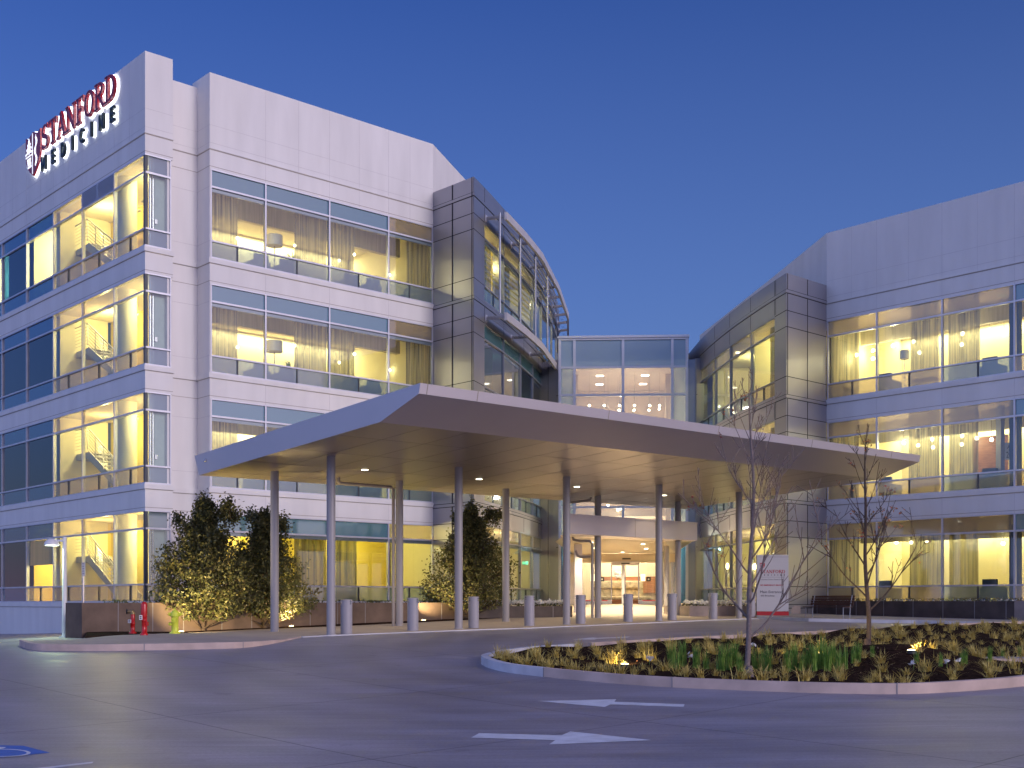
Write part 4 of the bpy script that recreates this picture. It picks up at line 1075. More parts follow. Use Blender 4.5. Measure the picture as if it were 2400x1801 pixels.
# rain pipes
def pipe(name,pts,r,label,mat='pipe_paint'):
    mb=MB(); mb.tube(pts,r,mat,10); o=mb.build(name); tag(o,label,'drain pipe'); return o
p=FCOL.p2(sp*1,3.13); d=Vector((-.20,-.03))
q=p+d; l=q-FP; zt=sz(l.dot(B),l.dot(A))
e=p-B*.6+A*1.3; e2=p-B*2.3+A*.2
pipe('rain_pipe',[(e2.x,e2.y,zt+.05),(e2.x,e2.y,zt-.13),(e2.x+.06,e2.y,zt-.20),(q.x-.08,q.y,zt-.20),(q.x,q.y,zt-.28),(q.x,q.y,S(q.x,q.y)-.02)],.055,'slim rain pipe with a bent top beside the second rear canopy column')
p=FCOL.p2(sp*3,3.13); q=p+Vector((-.24,-.05))
pipe('rain_pipe',[(q.x-.85,q.y+.2,zt+.12),(q.x-.85,q.y+.2,zt-.12),(q.x-.78,q.y+.2,zt-.17),(q.x-.05,q.y,zt-.10),(q.x-.03,q.y+.04,zt+.0)],.05,'short bent rain pipe under the soffit by the fourth rear column')

# ------------------------------------------------------------------ low entry canopy
EC=root('entry_canopy','low beige canopy leading from the columns to the entrance doors','canopy',FCOL.p(sp*3,3.13,2.8))
yE=3.13-.42
def ecx(px): return along(FCOL,px,yE)
x0,x1=ecx(1328),ecx(1634); ql=FCOL.p2(x0,yE); qr=FCOL.p2(x1,yE)
ztp=((HY-1208.5)/F*ql.y+(HY-1227.5)/F*qr.y)/2; zbt=((HY-1251.9)/F*ql.y+(HY-1266.8)/F*qr.y)/2
dl=FL.p2(lx[1]-.12,-.32); dr=FL.p2(lx[3]+.12,-.32)
mb=MB()
mb.ribbon([ql,qr],zbt,ztp,0,.12,'canopy_paint'); mb.ribbon([ql,qr],ztp,ztp+.06,.03,.12,'canopy_paint')
x=ecx(1489); vj=FCOL.p2(x,yE); mb.box(Fr(vj,B,A),-.008,.008,-.004,.02,zbt,ztp,'soffit_joint')
mb.build('fascia',EC)
mb=MB(); mb.prism([ql+A*.12,qr+A*.12,dr,dl],ztp-.10,ztp-.02,'canopy_paint'); mb.build('roof',EC)
# soffit narrows towards the doors: the sides slope down to it
zd=2.56; zi=zbt-.02
il=FCOL.p2(ecx(1352),yE+.9); ir=FCOL.p2(ecx(1597),yE+.9)
mb=MB()
mb.face([(ql.x,ql.y,zbt+.0),(il.x,il.y,zi-.0),(dl.x,dl.y,zd),(dl.x-.9,dl.y,ztp-.1)][::-1],'canopy_paint'); mb.face([(qr.x,qr.y,zbt),(dr.x+.9,dr.y,ztp-.1),(dr.x,dr.y,zd),(ir.x,ir.y,zi)][::-1],'canopy_paint')
mb.face([(ql.x,ql.y,zbt),(qr.x,qr.y,zbt),(ir.x,ir.y,zi),(il.x,il.y,zi)][::-1],'canopy_paint'); mb.build('side_soffit',EC)
mb=MB(); mb.faces([(il.x,il.y,zi),(ir.x,ir.y,zi),(dr.x,dr.y,zd),(dl.x,dl.y,zd)],[(3,2,1,0)],'entry_soffit')
for i in range(1,16):
    t=i/16; a=il.lerp(dl,t); b=ir.lerp(dr,t); z=zi+(zd-zi)*t; d=(b-a).normalized(); n=Vector((-d.y,d.x))*.012
    mb.hexa([(a.x-n.x,a.y-n.y,z-.012),(b.x-n.x,b.y-n.y,z-.012),(b.x+n.x,b.y+n.y,z-.012),(a.x+n.x,a.y+n.y,z-.012),(a.x-n.x,a.y-n.y,z+.01),(b.x-n.x,b.y-n.y,z+.01),(b.x+n.x,b.y+n.y,z+.01),(a.x+n.x,a.y+n.y,z+.01)],'soffit_joint')
mb.build('soffit',EC)
for i,(t,s) in enumerate([(.25,.25),(.25,.75),(.6,.25),(.6,.75),(.88,.5)]):
    a=il.lerp(dl,t); b=ir.lerp(dr,t); q=a.lerp(b,s); z=zi+(zd-zi)*t
    mb=MB(); mb.lathe((q.x,q.y,z-.016),[(.09,0),(.10,.006)],'downlight',14); mb.build('downlight',EC)
    light('SPOT','entry_downlight',(q.x,q.y,z-.06),900,(1,.80,.50),.06,(q.x,q.y,-1),140,blend=.7)
light('POINT','entry_glow',FL.p(W/2,-.9,1.75),50,(1,.74,.42),.06) if False else None
# small columns at the back of the entry canopy
for i,(px,py,lab) in enumerate([(1562,1432,'second from the doors'),(1549,1421.5,'nearest the doors')]):
    q=ray(px,py,S); t=min(1,(q.to_2d()-ir).dot(A)/max(.1,(dr-ir).dot(A)))
    o=root('entry_column',f'slim round column at the right of the low entry canopy, {lab}','column',(q.x,q.y,q.z),'slim columns of the low entry canopy',True)
    s_=MB(); s_.lathe((0,0,0),[(.125,-.1),(.125,zbt+.1-q.z)],'column_paint',22); s_.build('shaft',o); c_=MB(); c_.lathe((0,0,0),[(.14,.0),(.14,.03),(.126,.04)],'column_paint',22); c_.build('base_collar',o)
q=ray(1355,1436,S); o=root('entry_pier','broad beige pier at the left of the low entry canopy','column',(q.x,q.y,q.z),None,True)
s_=MB(); s_.box(WORLD,-.17,.17,-.17,.17,-.1,zbt-.05-q.z,'canopy_paint'); s_.build('shaft',o,.02); s_=MB(); s_.box(WORLD,-.185,.185,-.185,.185,0,.06,'canopy_paint'); s_.build('plinth',o,.005)
p=FCOL.p2(sp*3,3.13); q=p+Vector((-.22,-.10))
pipe('rain_pipe',[(q.x-.75,q.y+.3,zbt+.03),(q.x-.72,q.y+.3,zbt-.12),(q.x-.5,q.y+.2,zbt-.18),(q.x-.1,q.y,zbt-.2),(q.x,q.y,zbt-.32),(q.x,q.y,S(q.x,q.y))],.055,'dark bent rain pipe running down the column under the low entry canopy')
pipe('rain_pipe',[(q.x-.62,q.y+.3,zbt-.55),(q.x-.55,q.y+.28,zbt-.75),(q.x-.45,q.y+.2,zbt-.8),(q.x-.06,q.y,zbt-.8)],.055,'lower bent branch pipe beside the column under the low entry canopy')

# ------------------------------------------------------------------ planters
def txt(body,size,fr,x,z,y,mat,parent,name,sx=1.0,bold=0,ext=.002,align='LEFT',space=1.0):
    c=bpy.data.curves.new('t','FONT'); c.body=body; c.size=size; c.extrude=ext; c.offset=bold; c.align_x=align; c.space_character=space
    o=bpy.data.objects.new('t',c); COL.objects.link(o)
    bpy.context.view_layer.update(); dg=bpy.context.evaluated_depsgraph_get(); me=bpy.data.meshes.new_from_object(o.evaluated_get(dg))
    for v in me.vertices:
        q=fr.p(x+v.co.x*sx,y-v.co.z,z+v.co.y); v.co=q
    me.materials.clear(); me.materials.append(M[mat])
    for p in me.polygons: p.material_index=0
    bpy.data.objects.remove(o); bpy.data.curves.remove(c)
    ob=bpy.data.objects.new(name,me); COL.objects.link(ob)
    if parent is not None: setpar(ob,parent)
    return ob
pc=Vector((-12.96,36.3)); FP1=Fr(pc,B,A)
LP=17.0
def planter(name,label,fr,x0,x1,dep,h0,h1,mat,joints,wt=.12,soil=True):
    r=root(name,label,'planter',fr.p((x0+x1)/2,dep/2,G(*fr.p2((x0+x1)/2,0))),None)
    mb=MB(); path=[fr.p2(x0,dep),fr.p2(x0,0),fr.p2(x1,0),fr.p2(x1,dep)]
    mb.ribbon(path,h0,h1,0,wt,mat)
    for x in joints: mb.box(fr,x-.011,x+.011,-.003,.05,h0,h1-.004,'joint')
    mb.build('wall',r)
    mb=MB(); mb.box(fr,x0+wt,x1-wt,wt,dep,h0,h1-.06,'mulch'); mb.build('soil',r); return r
pj=[along(FP1,p) for p in (277,358,430,520,590,727,791,856,942,1035)]
P1=planter('stone_planter','long rust brown stone planter wall in front of the left wing behind the shrubs',FP1,0,LP,1.25,-1.7,-.015,'planter_stone',pj)
rb=[]
x=0.2
random.seed(5)
# leafy sprigs along the planter
def sprigs(name,label,pts,hh,mat='leaf_dark',n=9,parent=None):
    mb=MB()
    for p in pts:
        for i in range(n):
            a=random.uniform(0,2*PI); r_=random.uniform(.02,.16); q=Vector((p[0]+r_*math.cos(a),p[1]+r_*math.sin(a),p[2]+random.uniform(0,hh)))
            leaf(mb,q,random.uniform(.03,.06),mat)
    o=mb.build(name); tag(o,label,kind='stuff'); return o
def leaf(mb,q,s,mat,asp=.5):
    u=Vector((random.gauss(0,1),random.gauss(0,1),random.gauss(0,1))).normalized(); v=u.orthogonal().normalized(); v=(Matrix.Rotation(random.uniform(0,6.28),3,u)@v)
    mb.face([q-u*s,q-v*s*asp,q+u*s,q+v*s*asp],mat)
pts=[FP1.p(random.uniform(1.0,LP),random.uniform(.2,.6),-.06) for i in range(150)]
sprigs('planter_foliage','low green sprigs growing along the top of the long stone planter',pts,.13)
# soil strip before the planter
mb=MB()
st=[ray(200,1494.5,S).to_2d(),ray(361,1486,S).to_2d(),ray(480,1481.5,S).to_2d(),ray(600,1475.5,S).to_2d(),ray(800,1468,S).to_2d(),ray(1018,1457.5,S).to_2d(),ray(1120,1452,S).to_2d(),ray(1180,1449,S).to_2d()]
st=[p for p in st]+[Vector((-1.2,48.6)),FP1.p2(LP-.2,.1),FP1.p2(.2,.1)]
sheet(mb,st,lambda x,y:S(x,y)+.018,.5,'mulch',.04); structure(mb,'soil_strip')
# low dark planter with white flowers left of the doors, concrete planter right of the doors
q0=ray(1190,1449,S).to_2d(); q1=ray(1341,1446.5,S).to_2d(); d=(q1-q0).normalized(); FPa=Fr(q0,d,(-d.y,d.x)); La=(q1-q0).length
ha=(HY-1421)/F*q0.y
PA=planter('steel_planter','low dark planter full of white flowers left of the entry canopy',FPa,-2.0,La,1.6,-1.2,ha,'planter_dark',[La*.33,La*.7])
def flowers(label,fr,x0,x1,y0,y1,z,n):
    mb=MB()
    for i in range(n):
        q=Vector(fr.p(random.uniform(x0,x1),random.uniform(y0,y1),z)); b=.5+.5*math.sin(q.x*5)*math.sin(q.y*4)
        if random.random()<.55:
            q.z+=random.uniform(.10,.20)+.07*b
            for j in range(5): leaf(mb,q+Vector((random.gauss(0,.03),random.gauss(0,.03),random.gauss(0,.02))),.045,'petal',.8)
        else:
            q.z+=random.uniform(-.04,.14)
            for j in range(3): leaf(mb,q,.06,'leaf_dark')
    tag(mb.build('flowers'),label,kind='stuff')
flowers('bank of white flowers in the low dark planter',FPa,-1.5,La-.1,.15,.9,ha-.03,420)
q0=ray(1616,1445,S).to_2d(); q1=ray(1700,1445,S).to_2d(); FPb=Fr(q0,B.lerp(Vector((1,0)),.55).normalized(),Vector((-B.lerp(Vector((1,0)),.55).normalized().y,B.lerp(Vector((1,0)),.55).normalized().x)))
hb=(HY-1420.5)/F*q0.y
PB=planter('concrete_planter','pale concrete planter full of white flowers right of the doors',FPb,0,5.2,2.4,-1.2,hb,'planter_tan',[1.75,3.5],.15)
flowers('bank of white flowers in the pale concrete planter',FPb,.1,5.0,.2,1.5,hb-.04,560)
FP2=Fr(F2.p2(0,-1.05),-A,B)
xA=along(FP2,1850); xB=along(FP2,2379)
planter('stone_planter','long dark brown stone planter wall below the windows of the right wing',FP2,-.6,xB,.95,-1.4,(HY-1409.3)/F*K2.y*.95-.0,'planter_dark',[along(FP2,p) for p in (1915,1960,2006.7,2071,2140,2210,2284,2358)])
mb=MB(); mb.box(FP2,xB,xB+1.2,-.06,.95,-1.4,.06,'planter_tan'); tag(mb.build('stone_pier'),'lighter stone pier ending the dark planter wall of the right wing','pier')
pts=[FP2.p(random.uniform(-.3,xB),random.uniform(.2,.7),.0) for i in range(110)]
sprigs('planter_foliage','small pale flowers and sprigs on top of the dark planter wall',pts,.12,'petal',3)
sprigs('planter_leaves','green sprigs on top of the dark planter wall',pts,.16,'leaf_olive',7)

# ------------------------------------------------------------------ bollards
b0=Vector((at(812,35.4),35.4)); b7=Vector((at(1671,47.0),47.0)); bd=(b7-b0)/7
br=None
ordn=['first','second','third','fourth','fifth','sixth','seventh','eighth','ninth']
cbd=(b7-b0).normalized()
for i in range(9):
    p=b0+bd*i; z=S(p.x,p.y)
    lab=f'{ordn[i]} thick grey steel bollard from the left in the row along the kerb'
    if br is None:
        o=root('bollard',lab,'bollard',(p.x,p.y,z),'steel bollards along the drive',True)
        mb=MB(); mb.lathe((0,0,0),[(.172,-.1),(.172,.965),(.166,.975)],'bollard_paint',32); mb.build('post',o)
        mb=MB(); mb.lathe((0,0,0),[(.176,.965),(.176,.99),(.16,1.005),(.0001,1.01)],'bollard_paint',32); cap=mb.build('cap',o)
        for a in (-40,-140,140,40):
            mb=MB(); f=Fr((.0,.0),(math.cos(R(a+90)),math.sin(R(a+90))),(-math.cos(R(a)),-math.sin(R(a))))
            mb.box(f,-.012,.012,-.19,-.170,.86,.985,'steel'); mb.box(f,-.022,.022,-.197,-.17,.94,.97,'steel'); mb.box(f,-.02,.02,-.195,-.17,.87,.885,'steel'); mb.build('clasp',o)
        br=o
    else:
        o=copy_tree(br); o.location=(p.x,p.y,z); o['label']=lab
    o.rotation_euler=(0,0,.05*i)

# ------------------------------------------------------------------ hydrant, pipes, lamp, posts
def hydrant():
    g=ray(410,1485.5,S); h=1245; s=(1485.5-1425)/F*g.y/.80
    o=root('fire_hydrant','yellow green fire hydrant in front of the bushy shrub','fire hydrant',g,None,True); 
    def sc_(pr): return [(r*s,z*s) for r,z in pr]
    mb=MB(); mb.lathe((0,0,0),sc_([(.165,0),(.165,.03),(.12,.04),(.105,.08),(.105,.50),(.12,.51),(.12,.53),(.105,.54)]),'hydrant_paint',22)
    for a in range(8): mb.lathe((.142*s*math.cos(a*PI/4),.142*s*math.sin(a*PI/4),.03*s),[(.016*s,0),(.016*s,.02*s)],'hydrant_paint',6)
    mb.build('barrel',o)
    mb=MB(); mb.lathe((0,0,0),sc_([(.15,.54),(.15,.565),(.13,.58),(.13,.62),(.12,.66),(.09,.70),(.05,.725),(.03,.73),(.03,.775),(.0001,.78)]),'hydrant_paint',22); mb.build('bonnet',o)
    for d,r,z,l in (((-1,-.15),.06,.60,.19),((1,.15),.06,.60,.19),((.1,-1),.085,.42,.19),((-.9,-.5),.055,.30,.18)):
        mb=MB(); v=Vector((d[0],d[1],0)).normalized(); c=Vector((0,0,z*s)); mb.tube([c+v*.06*s,c+v*(l-.05)*s],r*s*.75,'hydrant_paint',14); mb.tube([c+v*(l-.055)*s,c+v*(l-.005)*s],r*s,'hydrant_paint',14); mb.tube([c+v*(l-.01)*s,c+v*(l+.025)*s],r*.35*s,'hydrant_paint',5); mb.build('outlet_cap',o)
hydrant()
def fire_pipe(px,y0,y1,label,kind):
    g=ray(px,y0,S); h=(y0-y1)/F*g.y; o=root('standpipe_inlet',label,'fire pipe',g,'red fire pipes before the stone planter',True)
    mb=MB(); mb.lathe((0,0,0),[(.105,-.02),(.105,.05),(.09,.06),(.062,.08),(.062,h*.42),(.075,h*.43),(.075,h*.47),(.062,h*.48),(.062,h*.82)],'red_paint',18); mb.build('riser',o)
    if kind==0:
        mb=MB(); mb.lathe((0,0,0),[(.07,h*.82),(.07,h*.90)],'brass',14); mb.ball((-.02,0,h*.92),.065,'brass',10); mb.tube([(0,0,h*.92),(-.14,-.03,h*.93)],.05,'brass',12); mb.tube([(-.13,-.03,h*.93),(-.17,-.035,h*.93)],.066,'black',12); mb.build('inlet_head',o)
    else:
        mb=MB(); mb.lathe((0,0,0),[(.085,h*.55),(.09,h*.60),(.09,h*.92),(.075,h*.97),(.03,h)],'red_paint',18); mb.tube([(.07,0,h*.62),(.07,0,.08)],.02,'red_paint',8); mb.box(WORLD,.06,.12,-.04,.04,h*.28,h*.40,'red_paint'); mb.build('valve_head',o)
    mb=MB(); mb.box(WORLD,-.10,-.02,-.115,-.075,h*.46,h*.60,'tag_white'); mb.box(WORLD,-.085,-.035,-.118,-.114,h*.49,h*.52,'black'); mb.box(WORLD,-.085,-.035,-.118,-.114,h*.54,h*.57,'black'); mb.build('tag_plate',o)
fire_pipe(311,1486.5,1430,'short red fire pipe with a brass inlet before the planter',0)
fire_pipe(337.5,1489,1411,'tall red fire valve post right of the short red pipe',1)
def street_lamp():
    g=ray(151.5,1494,G); g.z=G(g.x,g.y); Y=g.y; h=(1494-1259)/F*Y
    o=root('street_lamp','white post lamp with a lit dome shade at the far left','street lamp',g,None,True)
    mb=MB(); mb.tube([(0,0,-.1),(0,0,h)],[.085,.062],'lamp_white',14); mb.box(WORLD,-.13,.13,-.13,.13,-.05,.03,'lamp_white'); mb.build('pole',o)
    mb=MB(); mb.tube([(0,0,h-.12),(-.28,-.02,h-.12)],.04,'lamp_white',8); mb.build('arm',o)
    mb=MB(); mb.lathe((-.40,-.02,h-.27),[(.235,0),(.235,.03),(.215,.10),(.16,.17),(.08,.21),(.0001,.22)],'lamp_white',20); dm=mb.build('lamp_shade',o)
    mb=MB(); mb.lathe((-.40,-.02,h-.275),[(.20,0),(.20,.004)],'street_lens',18); mb.build('lens',dm)
    light('SPOT','street_light',(g.x-.40,g.y-.02,g.z+h-.30),600,(.72,1,.62),.12,(g.x-.40,g.y,-5),165,blend=.5)
paint('lamp_white',(.72,.72,.74),.4,.1); street_lamp()
p=FP1.p(-.25,1.25,0); mb=MB(); zg=G(p[0],p[1]); q=ray(148,1494); 
mb.tube([(q.x-.0,q.y,q.z),(q.x,q.y,q.z+.42),(q.x+.12,q.y+.05,q.z+.42)],.022,'black',8); tag(mb.build('bent_rail'),'short black bent rail beside the base of the post lamp','rail')
o=root('parking_sign','small white notice sign on a slim post behind the stone planter','sign',FP1.p(.75,.6,-.1))
x=along(FP1,196,.6); qy=FP1.p2(x,.6).y
mb=MB(); mb.box(FP1,x-.018,x+.018,.6,.63,-.1,(HY-1320)/F*qy,'steel'); mb.build('post',o)
f=Fr(FP1.p2(x,.6),(1,0),(0,1)); z1=(HY-1318)/F*qy; z0=(HY-1350)/F*qy
mb=MB(); mb.box(f,-.055,.055,-.02,-.01,z0,z1,'sign_white'); pl=mb.build('plate',o)
mb=MB(); 
for i in range(5): mb.box(f,-.035,.03-.01*(i%2),-.024,-.0205,z0+.05+.075*i,z0+.085+.075*i,'ink_gray')
mb.build('small_print',pl)
# ground lights
def uplight(px,y,zf,aim,e,label,spot=120,h=.0):
    e*=5
    g=ray(px,y,zf); o=root('ground_light',label,'ground light',(g.x,g.y,g.z),'round lit uplights set in the ground',True)
    mb=MB(); mb.lathe((0,0,0),[(.095,-.05),(.095,.035),(.08,.045)],'black',16); mb.build('housing',o)
    mb=MB(); mb.lathe((0,0,0),[(.083,.047),(.05,.060),(.0001,.064)],'uplight_lens',16); mb.build('lens',o)
    light('SPOT','uplight',(g.x,g.y,g.z+.10),e,(1,.76,.36),.05,aim,spot,blend=.7)
    return g
t1=ray(475,1480,S); t2=ray(589,1475,S); t3=ray(1103,1453,S)
uplight(425,1484,S,(t1.x+.5,t1.y+.2,1.2),170,'small lit uplight beside the yellow hydrant')
uplight(683,1471,S,(t2.x+.5,t2.y,1.5),170,'small lit uplight right of the leftmost rear canopy column')
uplight(993,1457,S,(t3.x-.5,t3.y,1.6),110,'small lit uplight left of the dark shrub under the canopy')
uplight(2136,1529.5,SOIL,(TB.x+1.6,TB.y-.2,-.3),30,'brightest uplight on the mulch right of the smaller bare tree',70)
uplight(1920,1536,SOIL,(ray(1920,1500).x,ray(1920,1500).y,-.2),22,'glowing ground light hidden in the tall green blades',130)
uplight(1464,1562,SOIL,(ray(1464,1535).x,ray(1464,1535).y,-.3),16,'glowing ground light among the golden tufts near the island kerb',130)
# manhole slab at the right edge of the island
mb=MB(); g=ray(2372,1549,SOIL); f=Fr((g.x,g.y),(1,0.05),(-.05,1)); mb.box(f,-.55,.8,-.35,.5,g.z-.1,g.z+.06,'curb'); mb.lathe((g.x,g.y,g.z+.061),[(.3,0),(.3,.012)],'paving_gray',24); tag(mb.build('concrete_cover'),'grey concrete utility cover at the right edge of the island','cover')

# ------------------------------------------------------------------ entrance sign
g=ray(1811,1448,S); FM=Fr((g.x,g.y),Vector((1,.03)).normalized(),Vector((-.03,1)).normalized()); wS=75/F*g.y; hS2=(1446.5-1299)/F*g.y; gz=g.z
MS=root('entrance_sign','white upright sign with a red crest and a red base beside the bench','sign',(g.x,g.y,gz))
mb=MB(); mb.box(FM,-wS/2+.0,wS/2,0,.16,gz+.26,gz+hS2,'sign_white'); mb.box(FM,-wS/2+.004,wS/2-.004,-.004,.05,gz+hS2-.10,gz+hS2-.085,'joint'); mb.build('panel',MS)
mb=MB(); mb.box(FM,-wS/2+.01,wS/2+.005,-.01,.17,gz-.03,gz+.245,'sign_red'); mb.build('base',MS)
k=F/g.y
def mx_(px): return (px-1811.5)/k
def mz(py): return (HY-py)/k
mb=MB(); shield(mb,FM,mx_(1787),mz(1326),11.5/k,13/k,-.006,.0,'sign_red'); mb.build('crest',MS)
mb=MB(); shield_marks(mb,FM,mx_(1787),mz(1326),11.5/k,13/k,-.008,-.0065,'sign_white'); mb.build('crest_symbols',MS)
gg=(1841-1782)/k/(g_*7.2/k)
mb=MB(); serif_word(mb,FM,mx_(1782),mz(1343.8),7.4/k,'STANFORD',-.006,.0,'sign_red',(1841-1782)/k/(g_*7.4/k),.004); mb.build('red_lettering',MS)
mb=MB(); sans_word(mb,FM,mx_(1782.5),mz(1350),3.4/k,'MEDICINE',-.006,.0,'ink',(1839-1782.5)/k/adv_total*.985,.2); mb.build('dark_lettering',MS)
mb=MB(); mb.box(FM,mx_(1782),mx_(1839),-.003,.0,mz(1353.6),mz(1353.0),'ink_gray'); mb.build('rule',MS)
def fit(body,px0,px1,py,hpx,mat,name,bold=0):
    o=txt(body,hpx/k*1.38,FM,0,0,-.004,mat,None,name,bold=bold); xs=[(Vector((v.co.x,v.co.y))-FM.O).dot(FM.ex) for v in o.data.vertices]; a,b=min(xs),max(xs); s=(px1-px0)/k/(b-a)
    for v in o.data.vertices:
        x=(Vector((v.co.x,v.co.y))-FM.O).dot(FM.ex); q=FM.p2(mx_(px0)+(x-a)*s,-.004+(Vector((v.co.x,v.co.y))-FM.O).dot(FM.ey)+.004); v.co=(q.x,q.y,v.co.z+mz(py))
    setpar(o,MS)
fit('Outpatient Center \u2022 Redwood City',1782,1838.5,1359.8,3.0,'ink_gray','small_lettering')
fit('NO EMERGENCY SERVICES',1782,1837,1373.3,2.9,'sign_red','small_lettering',.002)
fit('Main Entrance',1782,1833,1390.5,6.2,'ink','lettering')
fit('450 Broadway',1783,1816,1398.5,4.0,'ink','lettering')

# ------------------------------------------------------------------ bench
def bench():
    g=ray(1940,1449.5,S2); f=Fr((0,0),-A,B); o=root('bench','dark slatted bench with steel legs in front of the right planter','bench',(g.x,g.y,g.z),None,True)
    L=.95
    mb=MB()
    for i in range(5): mb.box(f,-L,L,-.28+.10*i,-.19+.10*i,.42,.45,'bench_wood')
    mb.build('seat',o,.004)
    mb=MB()
    for i in range(4):
        y=.26+.035*i; mb.box(f,-L,L,y,y+.028,.50+.095*i,.585+.095*i,'bench_wood')
    mb.build('backrest',o,.004)
    for s in (-1,1):
        x=s*(L-.12)
        mb=MB(); mb.tube([f.p(x,-.24,0),f.p(x,-.24,.40)],.018,'frame_gray',8); mb.build('leg',o)
        mb=MB(); mb.tube([f.p(x,.20,0),f.p(x,.24,.42),f.p(x,.37,.88)],.018,'frame_gray',8); mb.build('leg',o)
        mb=MB(); mb.tube([f.p(x,-.26,.405),f.p(x,.24,.405)],.016,'frame_gray',8); mb.build('seat_rail',o)
bench()

# ------------------------------------------------------------------ shrubs beside the planter
def shrub(name,label,g,H,Wd,seed,nl,mat='leaf_dark',spikes=5,flat=1.0,low=.19,lean=0,amat='leaf_olive'):
    rnd=random.Random(seed); o=root(name,label,'shrub',g,'tall bushy evergreens by the stone planter',True)
    mb=MB(); mb.tube([(0,0,-.1),(.03,.02,H*.3),(-.03+lean*.4,.0,H*.6),(lean,0,H*.92)],[.085,.065,.04,.012],'bark_brown',8); mb.build('trunk',o)
    mb=MB(); tips=[]
    nb=230
    def prof(t): # crown half width along height 0..1
        return (math.sin(PI*min(1,(t+.12)/1.04))**.7)*(1.05-.62*t)
    lobes=[(rnd.uniform(0,6.28),rnd.uniform(.15,.8),rnd.uniform(.75,1.2)) for _ in range(9)]
    for i in range(nb):
        t=low+(1-low)*((i+rnd.random())/nb)**1.05; a=rnd.uniform(0,2*PI); lob=1.0
        for la,lt,lr in lobes:
            da=abs((a-la+PI)%(2*PI)-PI)
            if da<.8 and abs(t-lt)<.16: lob=lr
        r=prof(t)*Wd/2*lob*rnd.uniform(.8,1.15)*1.28
        z0=max(.05,t*H-.25-rnd.random()*.4*H*.5); st=Vector((lean*z0/H,0,z0)); en=Vector((r*math.cos(a)+lean*t,r*math.sin(a)*flat,t*H))
        md=st.lerp(en,.5)+Vector((0,0,-.05)); mb.tube([st,md,en],[.020,.012,.004],'bark_brown',4,False); tips.append((st,md,en))
    for i in range(spikes):
        a=rnd.uniform(0,2*PI); r=rnd.uniform(.05,.33)*Wd; st=Vector((r*math.cos(a)+lean,r*math.sin(a)*flat,H*rnd.uniform(.72,.85))); en=st+Vector((rnd.uniform(-.2,.2),0,rnd.uniform(.45,.85))); tips.append((st,st.lerp(en,.5),en)); mb.tube([st,en],[.012,.004],'bark_brown',4,False)
    shoots=[]
    for i in range(70):
        st,md,en=tips[rnd.randrange(nb)]; d=(en-st).normalized(); e2=en+(d*.6+Vector((rnd.gauss(0,.3),rnd.gauss(0,.3),.7)))*rnd.uniform(.12,.42); mb.tube([en,e2],[.006,.003],'bark_brown',3,False); shoots.append((en,e2))
    mb.build('branches',o)
    mb=MB(); random.seed(seed)
    for a_,b_ in shoots:
        for j in range(12):
            p=a_.lerp(b_,(j+rnd.random())/12)+Vector((rnd.gauss(0,.03),rnd.gauss(0,.03),rnd.gauss(0,.02)))
            if p.z>.34: leaf(mb,p,rnd.uniform(.028,.048),mat if rnd.random()<.6 else amat,.55)
    for i in range(nl):
        st,md,en=tips[rnd.randrange(len(tips))]
        if rnd.random()<.06 and spikes: st,md,en=tips[-1-rnd.randrange(spikes)]
        t=rnd.random()**.38; p=st.lerp(md,t*2) if t<.5 else md.lerp(en,t*2-1); p=p+Vector((rnd.gauss(0,.12),rnd.gauss(0,.12),rnd.gauss(0,.12)))
        if p.z<.34: p.z=.34+rnd.random()*.3
        leaf(mb,p,rnd.uniform(.036,.066),mat if rnd.random()<.72 else amat,.6)
    mb.build('crown',o); return o
shrub('evergreen_shrub','tallest bushy evergreen shrub behind the yellow hydrant',(t1.x,t1.y+.05,t1.z),4.25,3.15,3,25000,spikes=6,flat=.75)
shrub('evergreen_shrub','bushy evergreen shrub with bare top shoots behind the leftmost canopy column',(t2.x+.35,t2.y+.55,t2.z),3.9,2.75,8,20000,spikes=8,flat=.75)
shrub('evergreen_shrub','dark evergreen shrub under the canopy beside the low dark planter',(t3.x,t3.y+.35,t3.z),4.35,2.95,21,22000,spikes=4,flat=.7)

